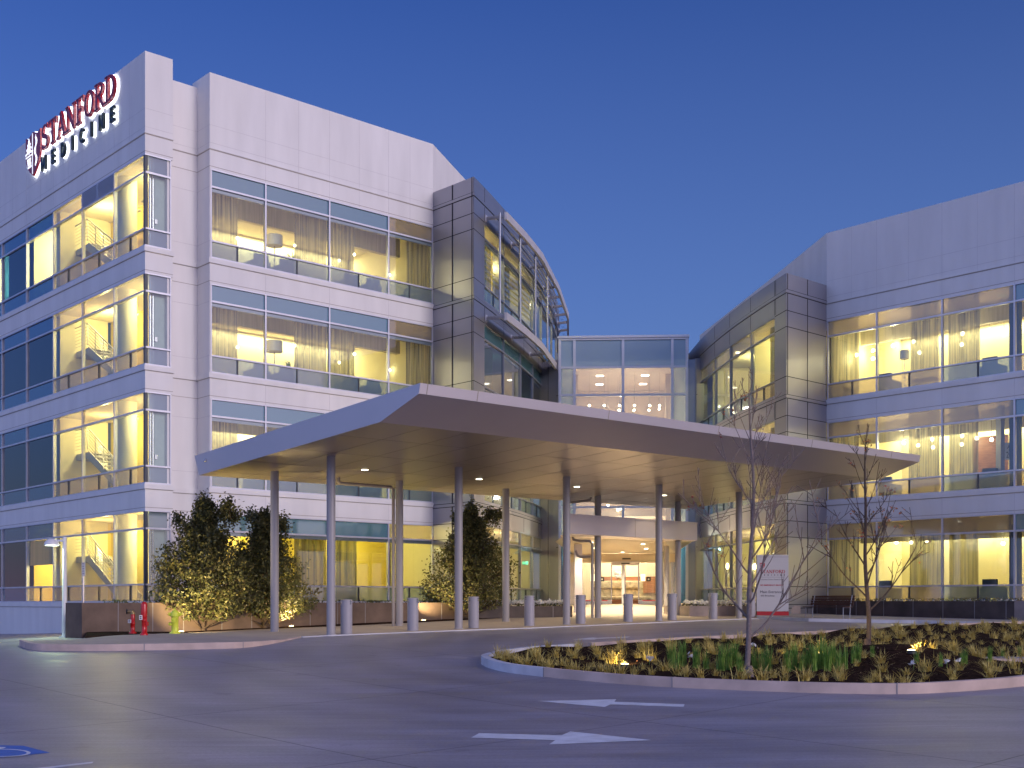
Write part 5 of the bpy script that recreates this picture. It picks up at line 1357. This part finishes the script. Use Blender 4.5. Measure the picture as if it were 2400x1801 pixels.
# ------------------------------------------------------------------ bare young trees in the island
def bare_tree(label,g,H,seed,barkm,nleaf,leafm,low,spread,nbr,bias=0):
    rnd=random.Random(seed); o=root('bare_tree',label,'tree',g,'young bare trees in the island',True)
    mb=MB(); pts=[];n=14
    for i in range(n+1):
        t=i/n; pts.append(Vector((.05*math.sin(t*5+seed)+.02*math.sin(t*13),.05*math.cos(t*4),t*H-.1*(1-t))))
    mb.tube(pts,[.048*(1-t/n)**.8+.005 for t in range(n+1)],barkm,10); mb.lathe((0,0,-.1),[(.085,0),(.062,.12),(.052,.22)],barkm,10); mb.build('trunk',o)
    mb=MB(); tips=[]
    def limb(p,d,L,r,lev):
        n=max(4,int(L/.16)); q=[p]; dd=d.copy()
        for i in range(n):
            dd=(dd+Vector((rnd.gauss(0,.07),rnd.gauss(0,.07),.075 if lev==0 else .05))).normalized(); q.append(q[-1]+dd*L/n)
        mb.tube(q,[max(.006,r*(1-.8*i/n)) for i in range(n+1)],barkm,6 if lev==0 else 4,False)
        tips.append((q[-1],dd))
        if lev<2:
            k=max(2,int(L*(3.6 if lev==0 else 4.0)))
            for j in range(k):
                i=rnd.randrange(max(1,n//4),n); a=rnd.uniform(0,2*PI); b=dd.orthogonal().normalized(); b=Matrix.Rotation(a,3,dd)@b
                nd=(dd*.80+b*.62+Vector((0,0,.1))).normalized(); limb(q[i],nd,L*rnd.uniform(.22,.46),r*.5,lev+1)
    for i in range(nbr):
        t=low+(.93-low)*(i/(nbr-1))**.9; z=t*H; k=min(n-1,int(t*n)); p=pts[k].lerp(pts[k+1],t*n-k); a=i*2.4+rnd.uniform(-.5,.5)
        L=H*spread*(1.08-t)**.95*rnd.uniform(.8,1.15); ang=R(rnd.uniform(46,60))*(1-.5*t)
        d=Vector((math.sin(ang)*math.cos(a),math.sin(ang)*math.sin(a)*.8,math.cos(ang)))
        limb(p,d,L,.024*(1.12-t),0)
    mb.build('crown',o)
    if nleaf:
        mb=MB(); random.seed(seed)
        tp=sorted(tips,key=lambda t:t[0].x*bias)[:max(8,len(tips)//3)] if bias else tips
        cl=[tp[rnd.randrange(len(tp))] for _ in range(nleaf//5)]
        for p,d in cl:
            for j in range(5): leaf(mb,p+Vector((rnd.gauss(0,.035),rnd.gauss(0,.03),rnd.gauss(0,.04)-.02)),rnd.uniform(.02,.04),leafm if rnd.random()<.7 else 'leaf_red',.6)
        mb.build('leaves',o)
    return o
bare_tree('taller bare young tree with a few red leaves, in front of the white sign',TA,5.6,5,'bark_gray',60,'leaf_red',.13,.50,19,1)
bare_tree('smaller bare young tree with tan leaves, in front of the bench',TB,4.7,14,'bark_brown',190,'leaf_tan',.17,.42,19)

# ------------------------------------------------------------------ island planting
def tuft_mesh(seed,n,h,w,spread,mat,arch=.5):
    rnd=random.Random(seed); mb=MB()
    for i in range(n):
        a=rnd.uniform(0,2*PI); l=h*rnd.uniform(.6,1.15); lean=rnd.uniform(.08,1)*spread; b=Vector((rnd.gauss(0,.035),rnd.gauss(0,.035),-.03)); dr=Vector((math.cos(a),math.sin(a),0)); sd=Vector((-dr.y,dr.x,0)); ww=w*rnd.uniform(.7,1.2)
        P=[]
        for k in range(4):
            t=k/3; P.append(b+dr*lean*l*(t**1.6)+Vector((0,0,l*(t-arch*lean*t*t*.55))))
        for k in range(3):
            w0=ww*(1-k/3*.7); w1=ww*(1-(k+1)/3*.95)
            mb.face([P[k]-sd*w0,P[k]+sd*w0,P[k+1]+sd*w1,P[k+1]-sd*w1],mat)
    return mb
protos=[]
for s in range(7):
    mb=tuft_mesh(s,40,.28,.0095,1.5,'grass_gold',.40); protos.append(mb)
gproto=[tuft_mesh(40+s,60,.50,.0085,.30,'grass_green',.2) for s in range(4)]
def tuft_obj(name,mb,p,label,cat,group,scale,rnd):
    if not hasattr(mb,'me'):
        o=mb.build(name); mb.me=o.data
    else:
        o=bpy.data.objects.new(name,mb.me); COL.objects.link(o)
    o.location=p; o.rotation_euler=(0,0,rnd.uniform(0,6.28)); o.scale=(scale,)*3; tag(o,label,cat,group); return o
rnd=random.Random(77); placed=[]; cnt=0
inner=offset(iso,.30)
def pxof(x,y,z): return CX+F*x/y, HY-F*z/y
cand=[]
# a border row following the kerb
bp=densify([p for p in offset(iso[2:61],.42)],.27,False)
for p in bp: cand.append((p.x+rnd.gauss(0,.05),p.y+rnd.gauss(0,.05),1.0))
for i in range(9000):
    x=rnd.uniform(-3,26); y=rnd.uniform(19,46)
    cand.append((x,y,.9))
extra=MB(); gold=0
gtuft=[]
for x,y,s in cand:
    if gold>=290: break
    if not inpoly((x,y),inner): continue
    z=SOIL(x,y); px,py=pxof(x,y,z)
    if px>2415: continue
    md=.24 if s==1.0 else .40+.0085*(y-19)
    front=min((x-q.x)**2+(y-q.y)**2 for q in bp)
    if s!=1.0 and front<.30: continue
    if any((x-a)**2+(y-b)**2<md*md for a,b in placed): continue
    if (x-TA.x)**2+(y-TA.y)**2<.06 or (x-TB.x)**2+(y-TB.y+.3)**2<1.0: continue
    if s!=1.0 and 1480<px<2010 and 1530<py<1590 and rnd.random()<.35: continue
    placed.append((x,y)); gold+=1
    tuft_obj('grass_tuft',protos[rnd.randrange(7)],(x,y,z),'golden green ornamental grass tuft in the dark mulch of the island','grass tuft','golden grass tufts planted in the island',s*rnd.choice((.6,.75,.9,1.0,1.1,1.3))*rnd.uniform(.9,1.1),rnd)
for px,py in [(1575,1565),(1588,1570),(1600,1562),(1632,1566),(1655,1568),(1690,1572),(1705,1570),(1722,1562),(1735,1575),(1770,1570),(1785,1565),(1798,1572),(1845,1575),(1862,1570),(1880,1572),(1895,1566),(1908,1572),(1925,1568),(1940,1572),(1952,1566),(1965,1572),(1978,1568),(1925,1545),(2000,1555),(2010,1552),(2045,1540),(2254,1560),(2262,1556),(2205,1562),(2320,1552),(2350,1545),(2390,1540),(2148,1555),(1915,1558)]:
    p=ray(px,py,SOIL); tuft_obj('iris_clump',gproto[rnd.randrange(4)],p,'upright bright green blade clump in the front of the island','plant','green iris clumps in the island',rnd.uniform(.75,1.1)*(.6 if px>2040 else 1),rnd)
# loose litter and stray blades between the tufts
mb=MB()
for i in range(2600):
    x=rnd.uniform(-3,24); y=rnd.uniform(19.5,44)
    if not inpoly((x,y),inner): continue
    z=SOIL(x,y)+.01; px,_=pxof(x,y,z)
    if px>2420: continue
    if rnd.random()<.35:
        a=rnd.uniform(0,6.28); l=rnd.uniform(.05,.2); d=Vector((math.cos(a)*l*.6,math.sin(a)*l*.6,l)); sd=Vector((-math.sin(a),math.cos(a),0))*.006; p=Vector((x,y,z)); mb.face([p-sd,p+sd,p+d],'grass_gold')
    else: leaf(mb,Vector((x,y,z)),rnd.uniform(.015,.04),'leaf_tan' if rnd.random()<.3 else 'bark_brown',.6)
tag(mb.build('ground_litter'),'stray blades, chips and dry leaves on the mulch of the island',kind='stuff')
# white iris blooms
for i,(px,py,wh) in enumerate([(1616,1538,'at the left of the island'),(1765,1512,'just right of the bigger trunk'),(1522,1544,'beside the leftmost green blades'),(2242,1550,'near the right edge of the island'),(2219,1552,'left of the one near the right edge'),(2141,1556,'just below the bright ground light')]):
    p=ray(px,py+14,SOIL); k_=p.y/F; h=16*k_; o=root('iris_flower',f'white iris bloom on a thin stalk {wh}','flower',p,'white iris blooms in the island',True)
    mb=MB(); mb.tube([(0,0,0),(.01,0,h)],.006,'grass_green',5); mb.build('stem',o); mb=MB(); random.seed(i)
    for j in range(9): leaf(mb,Vector((random.gauss(0,.03),random.gauss(0,.02),h+random.gauss(0,.02))),.045,'petal',.5)
    mb.build('bloom',o)

# ------------------------------------------------------------------ things inside the rooms
def strip(fr,x0,x1,y,z,e,col):
    p=fr.p((x0+x1)/2,y,z); o=light('AREA','cove_light',p,e,col,abs(x1-x0),None,None,.22); o.rotation_euler=(0,0,math.atan2(fr.ex.y,fr.ex.x))
def curtain(fr,x0,x1,y,z0,z1,label,mat='curtain_cloth',seed=0,folds=7,taper=0):
    rnd=random.Random(seed); mb=MB(); n=max(14,int((x1-x0)*16)); V=[]
    ph=rnd.uniform(0,6)
    for i in range(n+1):
        t=i/n; w=(x1-x0); x=x0+w*t; yy=y+.08*math.sin(folds*w*t*1.6+ph+.8*math.sin(3*t+ph))+.02*math.sin(23*t+ph)
        V.append((x,yy))
    P=[];
    for z,sh in ((z0,taper),(z1,0)):
        for x,yy in V: P.append(fr.p(x+sh*(x-x0)/(x1-x0),yy,z))
    m=n+1
    mb.faces(P,[(i,i+1,m+i+1,m+i) for i in range(n)],mat,True)
    # hem and heading give the cloth its thickness
    hb_=MB(); hb_.box(fr,x0,x1,y-.02,y+.02,z1,z1+.04,'frame_gray')
    o=mb.build('curtain'); tag(o,label,'curtain','curtains in the office windows'); h=hb_.build('rail'); h.parent=o
    return o
fl=['ground','second','third','top']
def xF1(px): return along(F1,px,.2)
for k in (1,2,3):
    z=FH*k; 
    for j,(a,b,s,lab) in enumerate([(497,560,'left part of the first'),(690,770,'right part of the second'),(775,834,'left part of the third'),(953,1011,'right part of the fourth')] if False else []): pass
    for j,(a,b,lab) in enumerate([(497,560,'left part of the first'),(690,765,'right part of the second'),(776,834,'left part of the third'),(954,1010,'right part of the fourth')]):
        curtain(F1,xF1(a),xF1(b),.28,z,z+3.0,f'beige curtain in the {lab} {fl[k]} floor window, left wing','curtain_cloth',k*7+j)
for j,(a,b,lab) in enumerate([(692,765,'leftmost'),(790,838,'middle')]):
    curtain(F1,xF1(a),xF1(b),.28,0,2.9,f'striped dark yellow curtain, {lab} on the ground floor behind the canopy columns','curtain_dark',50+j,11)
for k in range(3):
    for j,(a,b,lab) in enumerate([(1942,2012,'left part of the first'),(2132,2203,'right part of the second'),(2222,2296,'left part of the third')]):
        xa_,xb_=along(F2,a,.3),along(F2,b,.3)
        curtain(F2,xa_,xb_,.30,FH*k,FH*k+3.38,f'gathered tan curtain in the {lab} {fl[k]} floor window, right wing','curtain_cloth' if k<2 else 'curtain_cloth',80+k*5+j,8,0)
for k in range(3):
    for j,(pa,pb) in enumerate([(1790,1815)]):
        ua,ub_=ucurve(PR,pb,0.1),ucurve(PR,pa,0.1); b_,a_=PR(ua),PR(ub_); d=(b_-a_).normalized(); f=Fr(a_,d,(-d.y,d.x)); curtain(f,0,(b_-a_).length,.35,FH*k,FH*k+3.2,f'olive curtain at the near end of the curved {fl[k]} floor windows, right wing','curtain_dark',130+k)
for k,(pa,pb) in ((3,(1150,1163)),(3,(1190,1212)),(0,(1150,1170))):
    ua,ub_=ucurve(PL,pa),ucurve(PL,pb); a_,b_=PL(ua),PL(ub_); d=(b_-a_).normalized(); f=Fr(a_,d,(-d.y,d.x)); curtain(f,0,(b_-a_).length,.35,FH*k,FH*k+2.9,f"olive curtain behind the {'near' if pa==1150 else 'second'} pane of the curved {fl[k]} floor windows, left wing",'curtain_dark',150+pa+k)
GROUP='globe lamps in the office rooms'
def globe(fr,x,y,z,ztop,label,e,r=.06,col=(1,.86,.50),grp=GROUP):
    q=fr.p(x,y,z); mb=MB(); mb.ball(q,r,'globe',10); mb.tube([(q[0],q[1],z+r*.8),(q[0],q[1],ztop)],.008,'steel',5); o=mb.build('globe_lamp'); tag(o,label,'ceiling lamp',grp)
    if e: light('POINT','globe_light',(q[0],q[1],z-.14),e,col,.05)
def rayz(fr,px,py,y):
    x=along(fr,px,y); q=fr.p2(x,y); return x,(HY-py)/F*q.y
for k in (1,2,3):
    z=FH*k; dy=(3-k)*267
    for j,(px,py,y,e,lab) in enumerate([(556,559,1.4,20,'behind the first window'),(612,575,3.6,0,'at the right of the first window'),(691,576,3.6,0,'behind the curtain of the second window'),(795,611,1.4,20,'lower one in the third window'),(830,597,2.0,0,'upper one in the third window'),(913,645,3.0,0,'left one in the fourth window'),(963,650,3.0,0,'right one in the fourth window')]):
        x,zz=rayz(F1,px,py,y); zz=zz-13.2
        globe(F1,x,y,z+zz,z+3.42,f'bright globe lamp {lab}, {fl[k]} floor, left wing',e)
    for j,(x_,y_) in enumerate(((3.2,.9),(4.6,.9),(8.0,.9),(9.9,.9))):
        p=F1.p(x_,y_,z+3.44); mb=MB(); mb.lathe((p[0],p[1],z+3.43),[(.12,0),(.12,.015)],'downlight',12); mb.build('ceiling_light',LW)
    strip(F1,2.5,uc-.2,6.25,z+3.40,420,(1,.88,.52))
    # drum lamp, plant and seats
    x,zz=rayz(F1,643,565,1.6); zz-=13.2; p=F1.p(x,1.6,z+zz)
    o=root('drum_lamp',f'large pale drum lamp in the second {fl[k]} floor window of the left wing','lamp',(p[0],p[1],z-.02),'drum lamps in the front rooms'); mb=MB(); mb.lathe((p[0],p[1],z+zz-.22),[(.34,0),(.34,.44)],'lamp_shade',22); mb.build('lamp_shade',o); mb=MB(); mb.lathe((p[0],p[1],z-.02),[(.18,0),(.02,.04),(.02,zz+.0)],'steel',10); mb.build('base',o)
    x,_=rayz(F1,683,600,1.3); p=F1.p(x,1.3,z); o=root('potted_palm',f'small potted palm beside the drum lamp on the {fl[k]} floor','plant',(p[0],p[1],z-.02),'potted palms in the front rooms'); mb=MB(); mb.lathe(p,[(.16,-.02),(.2,.45)],'planter_dark',14); mb.build('pot',o); mb=MB(); random.seed(k)
    for i in range(26):
        a=random.uniform(0,6.28); l=random.uniform(.35,.75); dr=Vector((math.cos(a),math.sin(a),0)); sd=Vector((-dr.y,dr.x,0))*.02; b=Vector((p[0],p[1],z+.45)); m_=b+dr*l*.45+Vector((0,0,.75)); e_=b+dr*l+Vector((0,0,random.uniform(.5,1.0)))
        mb.face([b-sd,b+sd,m_+sd,m_-sd],'grass_green'); mb.face([m_-sd,m_+sd,e_],'grass_green')
    mb.build('fronds',o)
    for px,lab in ((600,'first'),(660,'second'),(810,'third'),(862,'end of the third')):
        x,_=rayz(F1,px,600,1.2); o=root('armchair',f'dark blue armchair in the {lab} {fl[k]} floor window, left wing','armchair',F1.p(x,1.2,z-.02),'armchairs in the front rooms')
        mb=MB(); mb.box(F1,x-.32,x+.32,.9,1.5,z+.2,z+.44,'fabric_dark'); mb.build('seat',o,.03); mb=MB(); mb.box(F1,x-.32,x+.32,.72,.88,z+.2,z+.88,'fabric_dark'); mb.build('backrest',o,.03)
        for s in (-1,1): mb=MB(); mb.box(F1,x+s*.38-.05,x+s*.38+.05,.75,1.5,z-.02,z+.60,'fabric_dark'); mb.build('armrest',o,.02)
    x,_=rayz(F1,945,600,1.0); o=root('side_chair',f'dark wooden side chair in the fourth {fl[k]} floor window','chair',F1.p(x,1.0,z-.02),'side chairs in the front rooms')
    mb=MB(); mb.box(F1,x-.24,x+.24,.8,1.25,z+.42,z+.47,'bench_wood'); mb.build('seat',o); mb=MB(); mb.box(F1,x+.20,x+.25,.8,1.25,z+.55,z+.85,'bench_wood'); mb.build('backrest',o)
    for a,b in ((-.22,.82),(.22,.82),(-.22,1.2),(.22,1.2)): mb=MB(); mb.box(F1,x+a-.02,x+a+.02,b-.02,b+.02,z-.02,z+.42,'bench_wood'); mb.build('leg',o)
light('POINT','room_lamp',F1.p(5.0,1.7,3.1),210,(1,.88,.34),.08); light('POINT','room_lamp',F1.p(10.3,1.7,3.1),220,(1,.90,.36),.08)
x,zz=rayz(F1,981,1327,1.6); mb=MB(); p=F1.p(x,1.6,zz); mb.lathe((p[0],p[1],zz-.14),[(.03,0),(.07,.08),(.06,.2),(.02,.26)],'sconce',12); tag(mb.build('pendant_lamp'),'bright teardrop lamp in the last ground floor window before the grey metal end','lamp')
mb=MB(); x,_=rayz(F1,978,1340,2.6); mb.box(F1,x,x+.45,2.5,2.6,0,3.2,'wood_panel'); tag(mb.build('wood_panel'),'brown wood panel behind the bright teardrop lamp','panel')
for k in range(3):
    z=FH*k
    strip(F2,.3,rx[3]+.3,5.6,z+3.40,330,(1,.88,.50)); strip(F2,rx[3]+.5,RF,5.6,z+3.40,110,(1,.88,.54))
gl={2:[(2008,832,1.6,'leftmost'),(2046,822,2.6,'second'),(2046,841,1.8,'lower second'),(2093,811,2.0,'third'),(2141,801,2.6,'fourth'),(2155,827,1.8,'lower fourth'),(2256,782,2.0,'first in the third window'),(2254,808,1.8,'lower first in the third window'),(2319,774,2.4,'second in the third window'),(2353,784,3.0,'last in the third window')],
 1:[(2118,1038,2.0,'leftmost'),(2152,1044,1.6,'second'),(2185,1030,2.4,'third'),(2187,1049,1.6,'lower third'),(2255,1022,2.4,'first in the third window'),(2254,1042,1.6,'lower first in the third window'),(2289,1028,2.0,'second in the third window'),(2324,1031,2.0,'last in the third window')],
 0:[(1968,1290,2.0,'leftmost'),(2014,1289,2.6,'second'),(2101,1271,2.4,'third'),(2136,1272,2.0,'fourth'),(2172,1268,2.4,'fifth'),(2351,1274,2.0,'last in the third window')]}
for k in gl:
    for px,py,y,lab in gl[k]:
        x,zz=rayz(F2,px,py,y); globe(F2,x,y,zz,FH*k+3.42,f'bright globe lamp, {lab}, {fl[k]} floor, right wing',(50 if lab in('second','third','leftmost','first in the third window') else 0),.075)
x,zz=rayz(F2,2120,832,1.2); p=F2.p(x,1.2,zz); o=root('drum_lamp','pale drum floor lamp in the second third floor window of the right wing','lamp',(p[0],p[1],8.78)); mb=MB(); mb.lathe((p[0],p[1],zz-.18),[(.20,0),(.20,.36)],'lamp_shade',20); mb.build('lamp_shade',o); mb=MB(); mb.lathe((p[0],p[1],8.78),[(.16,0),(.016,.04),(.016,zz-8.8)],'steel',8); mb.build('base',o)
# lettered pillar of the second floor
xx=along(F2,2362,.9); FQ=Fr(F2.p2(xx,.9),(1,0),(0,1)); qy=F2.p2(xx,.9).y
o=root('room_marker','grey panel with the white plate A 20 on the second floor, right wing','sign',(FQ.O.x,FQ.O.y,4.38))
mb=MB(); mb.box(FQ,-.27,-.12,0,.5,4.38,7.75,'ink_gray'); mb.build('panel',o)
z0=(HY-1078)/F*qy; z1=(HY-1038)/F*qy
mb=MB(); mb.box(FQ,-.115,.20,.0,.02,z0,z1,'sign_white'); mb.build('plate',o)
txt('A',.20,FQ,.04,z1-.24,-.004,'ink',o,'lettering',1,0,.002,'CENTER'); txt('20',.34,FQ,.04,z0+.08,-.004,'ink',o,'lettering',.62,0,.002,'CENTER')
mb=MB(); x=along(F2,2345,3.0); mb.box(F2,x-1.2,x+.3,3.0,3.1,4.4,6.9,'wood_panel'); tag(mb.build('wood_panel'),'brown timber wall panel beside the A 20 plate on the second floor','panel')
mb=MB(); x=along(F2,2325,1.0); mb.box(F2,x-.3,x+.3,5.9,5.98,9.3,10.2,'sign_white'); mb.box(F2,x-.22,x+.22,5.88,5.9,9.38,10.12,'shade_cloth'); tag(mb.build('framed_picture'),'white framed picture on the back wall of the third floor of the right wing','picture')
for px,py,fr,y,lab in ((2351,689,F2,1.6,'at the ceiling of the third floor of the right wing'),(1231,1320,None,2,'behind the curved ground floor window of the left wing')):
    if fr: x,zz=rayz(fr,px,py,y); f=Fr(fr.p2(x,y),(1,0),(0,1))
    else: Y=60.5; f=Fr((at(px,Y),Y),(1,0),(0,1)); zz=(HY-py)/F*Y
    o=root('exit_sign',f'small green exit sign {lab}','exit sign',(f.O.x,f.O.y,zz)); mb=MB(); mb.box(f,-.16,.16,0,.03,zz-.09,zz+.09,'frame'); mb.build('housing',o); txt('EXIT',.19,f,0,zz-.065,-.004,'exit_green',o,'lettering',.8,.004,.002,'CENTER')
# seats and tables of the right wing
for k in range(3):
    z=FH*k
    for px,lab in ((1975,'first'),(2085,'second'),(2330,'third')):
        x=along(F2,px,1.2); o=root('armchair',f'dark armchair in the {lab} {fl[k]} floor window, right wing','armchair',F2.p(x,1.2,z-.02),'armchairs in the right wing'); mb=MB(); mb.box(F2,x-.3,x+.3,.95,1.5,z+.18,z+.44,'fabric_dark'); mb.build('seat',o,.03); mb=MB(); mb.box(F2,x-.3,x+.3,.78,.93,z+.18,z+.92,'fabric_dark'); mb.build('backrest',o,.03)
        for s in (-1,1): mb=MB(); mb.box(F2,x+s*.36-.05,x+s*.36+.05,.8,1.5,z-.02,z+.6,'fabric_dark'); mb.build('armrest',o,.02)
    x=along(F2,2170,1.5); o=root('side_table',f'low table between the armchairs on the {fl[k]} floor of the right wing','table',F2.p(x,1.5,z-.02),'low tables in the right wing'); mb=MB(); mb.box(F2,x-.5,x+.5,1.2,1.8,z+.5,z+.56,'wood_panel'); mb.build('table_top',o)
    for a in (-.44,.44): mb=MB(); mb.box(F2,x+a-.03,x+a+.03,1.45,1.55,z-.02,z+.5,'steel'); mb.build('leg',o)
for px,py,e,lab in ((1705,1327,1,'left'),(1769,1328,1,'right')):
    u=ucurve(PR,px); q=PR(u)+Vector((1.3,.3)); r_=(px-CX)/F; Y=q.y; X=r_*Y; zz=(HY-py)/F*Y
    mb=MB(); mb.lathe((X,Y,zz-.15),[(.02,0),(.065,.08),(.055,.2),(.02,.28)],'sconce',12); tag(mb.build('pendant_lamp'),f'{lab} teardrop lamp behind the curved ground floor windows of the right wing','lamp','teardrop lamps right of the doors')

# ------------------------------------------------------------------ sun shades of the curved left end
_RY=[50.5,52.35,55.4,58.6,64.7,71.0,76.5,80]; _RX=[-.85,-.25,.66,1.49,2.55,3.36,3.62,3.62]
def offs(u,o):
    p=PL(u); y=p.y-.38; q=Vector((float(np.interp(y,_RY,_RX)),y))
    return p+(q-p)*(o/1.38)
def offs_old(u,o):
    t=(PL(u+.1)-PL(u-.1)).normalized(); return PL(u)+Vector((t.y,-t.x))*o
def sunshade(label,z,ua,ub_,ur_,deep,grp):
    r=root('sun_shade',label,'sun shade',(*PL(ua),z),grp)
    us=[ua+(ur_-ua)*i/26 for i in range(27)]
    mb=MB(); pts=[offs(u,1.38) for u in us]; mb.ribbon(pts,z-.16,z+.18,0,.12,'rim_paint'); mb.build('rim',r)
    n=max(2,round((ub_-ua)/3.75)); arms=[ua+.12+(ub_-ua-.2)*i/n for i in range(n+1)]
    if ur_>ub_+2: arms+= [ub_+(ur_-ub_)*(i+1)/6 for i in range(6)]
    for u in arms:
        a=PL(u); e_=offs(u,1.34)-a; el=e_.length; e_=e_/el; f=Fr(a,(-e_.y,e_.x),e_); mb=MB(); mb.box(f,-.03,.03,0,el,z-.04,z+.10,'shade_metal'); mb.box(f,-.10,.10,0,.03,z-.12,z+.18,'frame'); mb.build('bracket',r)
    us2=[ua+(ub_-ua)*i/16 for i in range(17)]
    for j in range(6):
        mb=MB(); o=.22+j*.185; V=[]
        for u in us2:
            for oo,zz in ((o,z+.09),(o+.13,z-.01),(o+.13,z-.03),(o,z+.07)): p=offs(u,oo); V.append((p.x,p.y,zz))
        mb.faces(V,[(4*i+q,4*i+(q+1)%4,4*i+4+(q+1)%4,4*i+4+q) for i in range(16) for q in range(4)]+[(3,2,1,0),(64,65,66,67)],'shade_metal'); mb.build('louvre_blade',r)
    for i in range(len(arms)-1):
        if arms[i]>=ub_-.3:
            mb=MB()
            for a,b in ((0.05,1.25),(1.25,.05)):
                p=offs(arms[i],a); q=offs(arms[i+1],b); mb.tube([(p.x,p.y,z),(q.x,q.y,z)],.008,'frame',4)
            mb.build('tie_rod',r)
    return r
U0=uw0+.1; UB=13.4
SU=sunshade('upper curved sun shade with its long rim sweeping past the lobby roof',16.83,U0,UB,25.5,1,'curved metal sun shades of the left wing')
SL=sunshade('lower curved sun shade above the third floor windows of the left wing',12.45,U0,UB,UB,1,'curved metal sun shades of the left wing')
for i,u in enumerate([min((abs(CX+F*offs(.1+.05*k,1.12).x/offs(.1+.05*k,1.12).y-p),.1+.05*k) for k in range(340))[1] for p in (1172,1219,1255,1283)]):
    p=offs(u,1.12); mb=MB(); mb.tube([(p.x,p.y,12.5),(p.x,p.y,16.85)],.05,'frame_gray',12); mb.build('post',SU)
for j in range(6):
    z=15.1+j*.27; mb=MB(); us3=[U0+1.0+(11.0)*i/14 for i in range(15)]; V=[]
    for u in us3:
        for oo,zz in ((1.06,z+.03),(1.15,z-.01),(1.15,z-.03),(1.06,z+.01)): p=offs(u,oo); V.append((p.x,p.y,zz))
    m=len(us3)-1; mb.faces(V,[(4*i+q,4*i+(q+1)%4,4*i+4+(q+1)%4,4*i+4+q) for i in range(m) for q in range(4)],'shade_metal'); mb.build('screen_slat',SU)

# ------------------------------------------------------------------ camera, sky and dusk light
cam=bpy.data.cameras.new('camera'); co=bpy.data.objects.new('camera',cam); COL.objects.link(co); sc.camera=co
co.location=(0,0,0); co.rotation_euler=(PI/2,0,0); cam.sensor_width=36; cam.lens=36*F/2400; cam.shift_y=(HY-900.5)/2400; cam.clip_end=3000; cam.clip_start=.1
w=bpy.data.worlds.new('World'); sc.world=w; w.use_nodes=True; nt=w.node_tree; bg=nt.nodes['Background']; out=nt.nodes['World Output']
SUN_AZ=Vector((.75,-.66))        # afterglow behind the camera, to the right
sky=nt.nodes.new('ShaderNodeTexSky'); sky.sky_type='NISHITA'; sky.sun_disc=False; sky.sun_elevation=R(.2); sky.sun_rotation=math.atan2(SUN_AZ.x,SUN_AZ.y); sky.ozone_density=6; sky.air_density=1; sky.dust_density=0
nt.links.new(sky.outputs[0],bg.inputs[0]); bg.inputs[1].default_value=.080
# the twilight gradient of the sky dome itself: paler to the horizon, rose towards the afterglow
tc=nt.nodes.new('ShaderNodeTexCoord'); sp=nt.nodes.new('ShaderNodeSeparateXYZ'); nt.links.new(tc.outputs['Generated'],sp.inputs[0])
cr=nt.nodes.new('ShaderNodeValToRGB'); nt.links.new(sp.outputs['Z'],cr.inputs[0])
e=cr.color_ramp.elements; e[0].position=0; e[0].color=(.15,.19,.30,1); e[1].position=1; e[1].color=(.02,.03,.10,1)
for pos,c in ((.10,(.125,.165,.265)),(.24,(.086,.122,.218)),(.45,(.030,.048,.115))): n=e.new(pos); n.color=(*c,1)
dot=nt.nodes.new('ShaderNodeVectorMath'); dot.operation='DOT_PRODUCT'; dot.inputs[1].default_value=Vector((SUN_AZ.x,SUN_AZ.y,.12)).normalized(); nt.links.new(tc.outputs['Generated'],dot.inputs[0])
mr=nt.nodes.new('ShaderNodeMapRange'); mr.interpolation_type='SMOOTHSTEP'; mr.inputs[1].default_value=.72; mr.inputs[2].default_value=1; nt.links.new(dot.outputs['Value'],mr.inputs[0])
gl_=nt.nodes.new('ShaderNodeMix'); gl_.data_type='RGBA'; nt.links.new(mr.outputs[0],gl_.inputs['Factor']); nt.links.new(cr.outputs[0],gl_.inputs['A']); gl_.inputs['B'].default_value=(1.5,1.05,1.1,1)
dt2=nt.nodes.new('ShaderNodeVectorMath'); dt2.operation='DOT_PRODUCT'; dt2.inputs[1].default_value=Vector((-.72,-.65,.22)).normalized(); nt.links.new(tc.outputs['Generated'],dt2.inputs[0])  # added blue-lilac sky brightening behind left, put in to light the dim facades
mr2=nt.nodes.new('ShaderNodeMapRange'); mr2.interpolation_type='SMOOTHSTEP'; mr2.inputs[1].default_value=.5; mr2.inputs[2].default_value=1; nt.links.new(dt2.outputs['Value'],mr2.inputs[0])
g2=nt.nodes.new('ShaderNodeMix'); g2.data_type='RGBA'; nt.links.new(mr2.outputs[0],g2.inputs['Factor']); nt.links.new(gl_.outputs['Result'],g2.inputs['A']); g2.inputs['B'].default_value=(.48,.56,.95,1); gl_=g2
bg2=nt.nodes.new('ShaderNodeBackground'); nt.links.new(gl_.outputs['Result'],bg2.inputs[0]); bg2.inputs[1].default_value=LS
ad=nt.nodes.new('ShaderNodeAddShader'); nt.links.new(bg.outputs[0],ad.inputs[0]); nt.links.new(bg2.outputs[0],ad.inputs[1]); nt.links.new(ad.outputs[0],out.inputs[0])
sl=bpy.data.lights.new('sun','SUN'); sl.energy=.195; sl.angle=R(20); sl.color=(1,.91,.90); so=bpy.data.objects.new('sun',sl); COL.objects.link(so)
d=-Vector((SUN_AZ.x,SUN_AZ.y,math.tan(R(16)))); so.rotation_euler=d.to_track_quat('-Z','Y').to_euler()
sc.view_settings.view_transform='Standard'; sc.view_settings.look='None'; sc.view_settings.gamma=1; sc.view_settings.exposure=EXPO
sc.cycles.max_bounces=8; sc.cycles.transparent_max_bounces=16; sc.cycles.use_denoising=True; sc.cycles.sample_clamp_indirect=3; sc.cycles.caustics_reflective=False; sc.cycles.caustics_refractive=False
